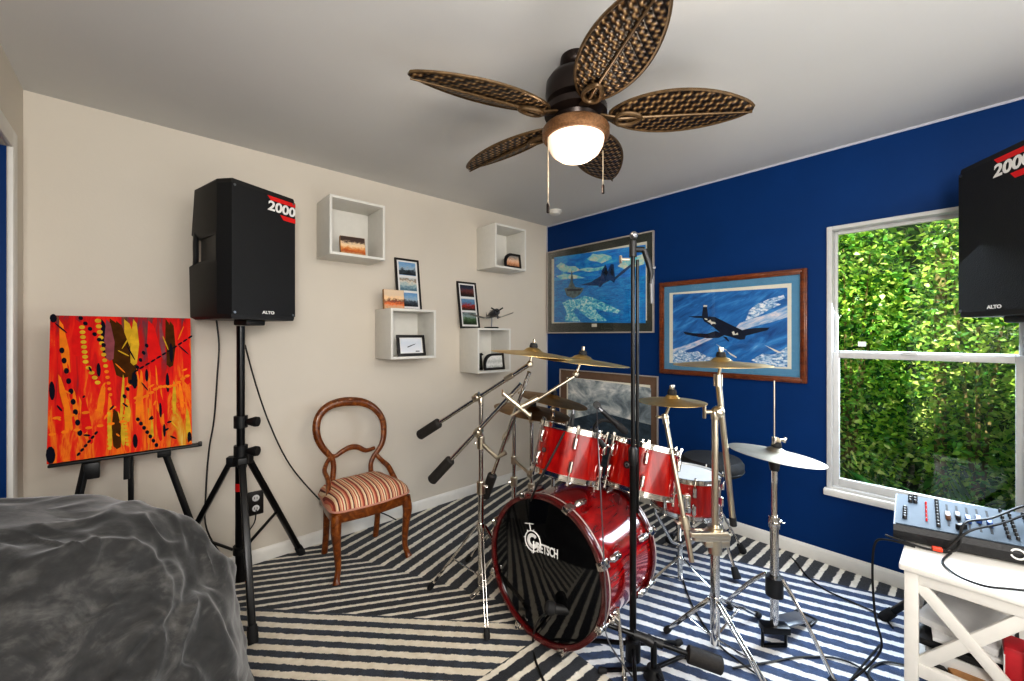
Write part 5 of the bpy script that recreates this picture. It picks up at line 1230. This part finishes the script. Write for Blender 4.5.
# mixer
p1 = V(2.035, .180, TZ); fd_ = V(.25, -.968, 0).normalized(); sd_ = V(.995, .06, 0).normalized()
mixr = thing('audio_mixer', 'grey topped audio mixing console with faders on the white table under the window', 'mixer', (2.2, 0, TZ))
MX = Matrix((fd_, sd_, V(0, 0, 1))).transposed().to_4x4(); MX.translation = p1      # local x along the front edge, y to the back
mw, md, hf, hbk = .44, .27, .062, .098
prof = [(0, .012), (.012, .004), (md, .004), (md, hbk), (0, hf), (-.006, hf-.02)]
MB(MX).ring_loft([[Vector((x, y, z)) for y, z in prof] for x in (0, mw)]).build('body', M_('mixbody'), mixr, angle=20)
def top_pt(x, y, k=0.0): return MX @ Vector((x, y, hf+(hbk-hf)*y/md+.001+k))
mb = MB(); mb.prism([top_pt(.006, .004), top_pt(mw-.006, .004), top_pt(mw-.006, md-.006), top_pt(.006, md-.006)], (0, 0, .003)); mb.build('panel', M_('mixtop'), mixr)
def knobs(x, y0, y1, n, r, m, nm):
    for k in range(n):
        p = top_pt(x, y0+(y1-y0)*k/max(1, n-1), .003); MB().tube([p, p+V(0, 0, .010), p+V(0, 0, .012)], [r, r*.85, r*.6], 8).build(nm, M_(m), mixr)
knobs(.03, .05, .13, 5, .007, 'black', 'knob'); knobs(.044, .20, .25, 3, .007, 'black', 'knob'); knobs(.058, .20, .25, 3, .007, 'black', 'knob')
knobs(.088, .06, .20, 5, .003, 'red', 'led'); knobs(.118, .03, .24, 9, .006, 'black', 'knob')
for k, m in enumerate(('fader_br', 'black', 'fader_blue', 'fader_blue', 'fader_blue')):
    x = .145+k*.026; q = top_pt(x, .13, .003); MB().bar(top_pt(x, .05, .003), top_pt(x, .23, .003), .006, .002).build('fader_slot', M_('rubber'), mixr)
    a = top_pt(x, .10+.012*(k % 2), .010); MB().bar(a, a+sd_*.055, .014, .018, .003).build('fader', M_(m), mixr)
for x in (.285, .305, .34, .36, .39, .41): knobs(x, .04, .24, 8, .005, 'black', 'knob')
a = top_pt(.165, .035, .012); MB().bar(a, a+(fd_*.6+sd_*.8)*.035, .014, .02, .003).build('switch_block', M_('black'), mixr)
lg_ = MX @ Vector((.30, -.0045, .040)); MB().lathe([(.018, 0), (.018, .003), (.013, .003), (.013, .0)], lg_, -sd_, 20, 0, False).build('round_logo', M_('lettering'), mixr)
# cables around the mixer
def mp(x, y, k): return top_pt(x, y, k)
cable([p1+V(-.02, .02, .05)-V(0, 0, .03), p1+fd_*.09-sd_*.03+V(0, 0, .006), p1+fd_*.16-sd_*.02+V(0, 0, .02), mp(.18, .02, .035), mp(.25, .10, .035), mp(.33, .20, .05), mp(.40, .24, .07), mp(.43, .20, .05)], .004, 'black cable crossing the mixer panel from its front left corner')
cable([p1+fd_*.13-sd_*.025+V(0, 0, .006), mp(.19, .0, .02), mp(.27, .08, .03), mp(.35, .18, .04), mp(.42, .22, .05)], .004, 'second black cable crossing the mixer panel just right of the first')
cable([mp(.37, .21, .05), mp(.40, .16, .075), mp(.43, .20, .08), mp(.42, .26, .07), mp(.38, .25, .06), mp(.36, .20, .07), mp(.41, .18, .05), mp(.44, .24, .06)], .006, 'loose coil of black cable piled on the back right of the mixer')
cable([p1+V(-.03, .0, .004)+fd_*.06, p1+V(-.02, .015, .004), p1+V(.0, .05, -.03), p1+V(.02, .06, -.15), p1+V(.0, .05, -.30), p1+V(.05, .04, -.45), (2.02, .30, .02), (2.35, .25, .02)], .004, 'black cable hanging off the table corner to the rug')
pl = p1+fd_*.10-sd_*.028+V(0, 0, .012); o = MB().bar(pl, pl+fd_*.026, .016, .014, .003).build('cable_plug', M_('orange')); tag(o, 'orange plug lying on the table in front of the mixer', 'plug')
q0 = fl(951, 553, TZ+.006); cable([q0, fl(943, 560, TZ+.006), fl(945, 566, TZ+.006), fl(960, 577, TZ+.006), fl(985, 586, TZ+.006), fl(1010, 589, TZ+.006), fl(1040, 592, TZ+.006)], .0035, 'thin black cable lying in a curve on the white tabletop')
cable([fl(790, 556, .017), fl(797, 563, .017), fl(808, 577, .017), fl(826, 590, .017), fl(850, 601, .017), fl(880, 615, .017), fl(893, 628, .017)], .004, 'black floor cable crossing the rug near the blue wall baseboard')
cable([fl(733, 668, .018), fl(770, 662, .018), fl(800, 657, .018), fl(835, 658, .018), fl(862, 669, .018), fl(880, 690, .018)], .004, 'black floor cable curving across the rug between hi-hat stand and table')
cable([fl(905, 665, .018), fl(885, 662, .018), fl(871, 668, .018), fl(870, 680, .018), fl(890, 700, .018)], .004, 'black cable loop on the rug beside the table leg')
cable([fl(675, 500, .018), fl(680, 560, .018), fl(690, 600, .018), fl(715, 640, .018), fl(740, 662, .018), fl(780, 690, .018)], .004, 'black floor cable running under the right chrome stands')
cable([D(556, 612, 1.70), D(540, 618, 1.64), fl(533, 640, .017), fl(536, 662, .017), fl(548, 690, .017)], .005, 'black cable trailing from the bass drum microphone over the rug')
cable([D(668, 455, 1.9), fl(662, 590, .017), fl(655, 620, .017), fl(672, 660, .017), fl(690, 690, .017)], .0045, 'black floor cable winding past the low boom stand') if False else None
# ================================================================== LIGHT AND CAMERA
w = bpy.data.worlds.new('sky'); scene.world = w; w.use_nodes = True
nt = w.node_tree; nt.nodes.clear()
ow = nt.nodes.new('ShaderNodeOutputWorld'); bg = nt.nodes.new('ShaderNodeBackground'); sk = nt.nodes.new('ShaderNodeTexSky')
sk.sky_type = 'HOSEK_WILKIE'; sk.sun_direction = (-.4, .1, .9); sk.turbidity = 3
nt.links.new(sk.outputs[0], bg.inputs[0]); bg.inputs[1].default_value = .9; nt.links.new(bg.outputs[0], ow.inputs[0])
def light(name, typ, loc, target, power, color, size=None, **kw):
    l = bpy.data.lights.new(name, typ); l.energy = power; l.color = color
    if typ == 'AREA': l.shape = 'RECTANGLE'; l.size, l.size_y = size
    elif size is not None and typ == 'POINT': l.shadow_soft_size = size
    for k, v in kw.items(): setattr(l, k, v)
    o = bpy.data.objects.new(name, l); COL.objects.link(o); o.location = loc
    if target is not None: o.rotation_euler = (Vector(target)-Vector(loc)).to_track_quat('-Z', 'Y').to_euler()
    return o
light('sun_light', 'SUN', (0, 0, 6), (2.2, -.3, 2.4), 13.0, (1, .96, .86), angle=.02)
light('window_light', 'AREA', (XR+.16, (WY0+WY1)/2, 1.3), (2.0, .5, .0), 36, (.72, .85, 1.0), (.7, 1.3), spread=math.radians(115))
light('fan_light', 'POINT', (FANX, FANY, 1.98), None, 4, (1, .86, .7), .05)
light('flash_light', 'AREA', (-.15, -.55, 1.62), (1.6, 1.9, 1.75), 46, (1, .97, .93), (.55, .55))
light('ceiling_fill', 'AREA', (1.3, -.6, .9), (1.5, .9, 2.44), 12, (1, .98, .95), (1.6, .6))  # added fill lamp aimed upward to even out the ceiling brightness
light('bounce_light', 'AREA', (1.2, -.9, 2.2), (1.5, 1.6, .6), 26, (1, .98, .95), (2.0, .5))
cam = bpy.data.cameras.new('camera'); cam.sensor_width = 36; cam.lens = 36*F/1024; cam.shift_y = -4.5/1024; cam.clip_start = .02
co = bpy.data.objects.new('camera', cam); COL.objects.link(co); co.location = (0, 0, H)
co.rotation_euler = Vector((FW[0], FW[1], 0)).to_track_quat('-Z', 'Y').to_euler()
scene.camera = co
scene.view_settings.view_transform = 'Standard'; scene.view_settings.look = 'Medium High Contrast'; scene.view_settings.exposure = -0.14
bpy.context.view_layer.update()
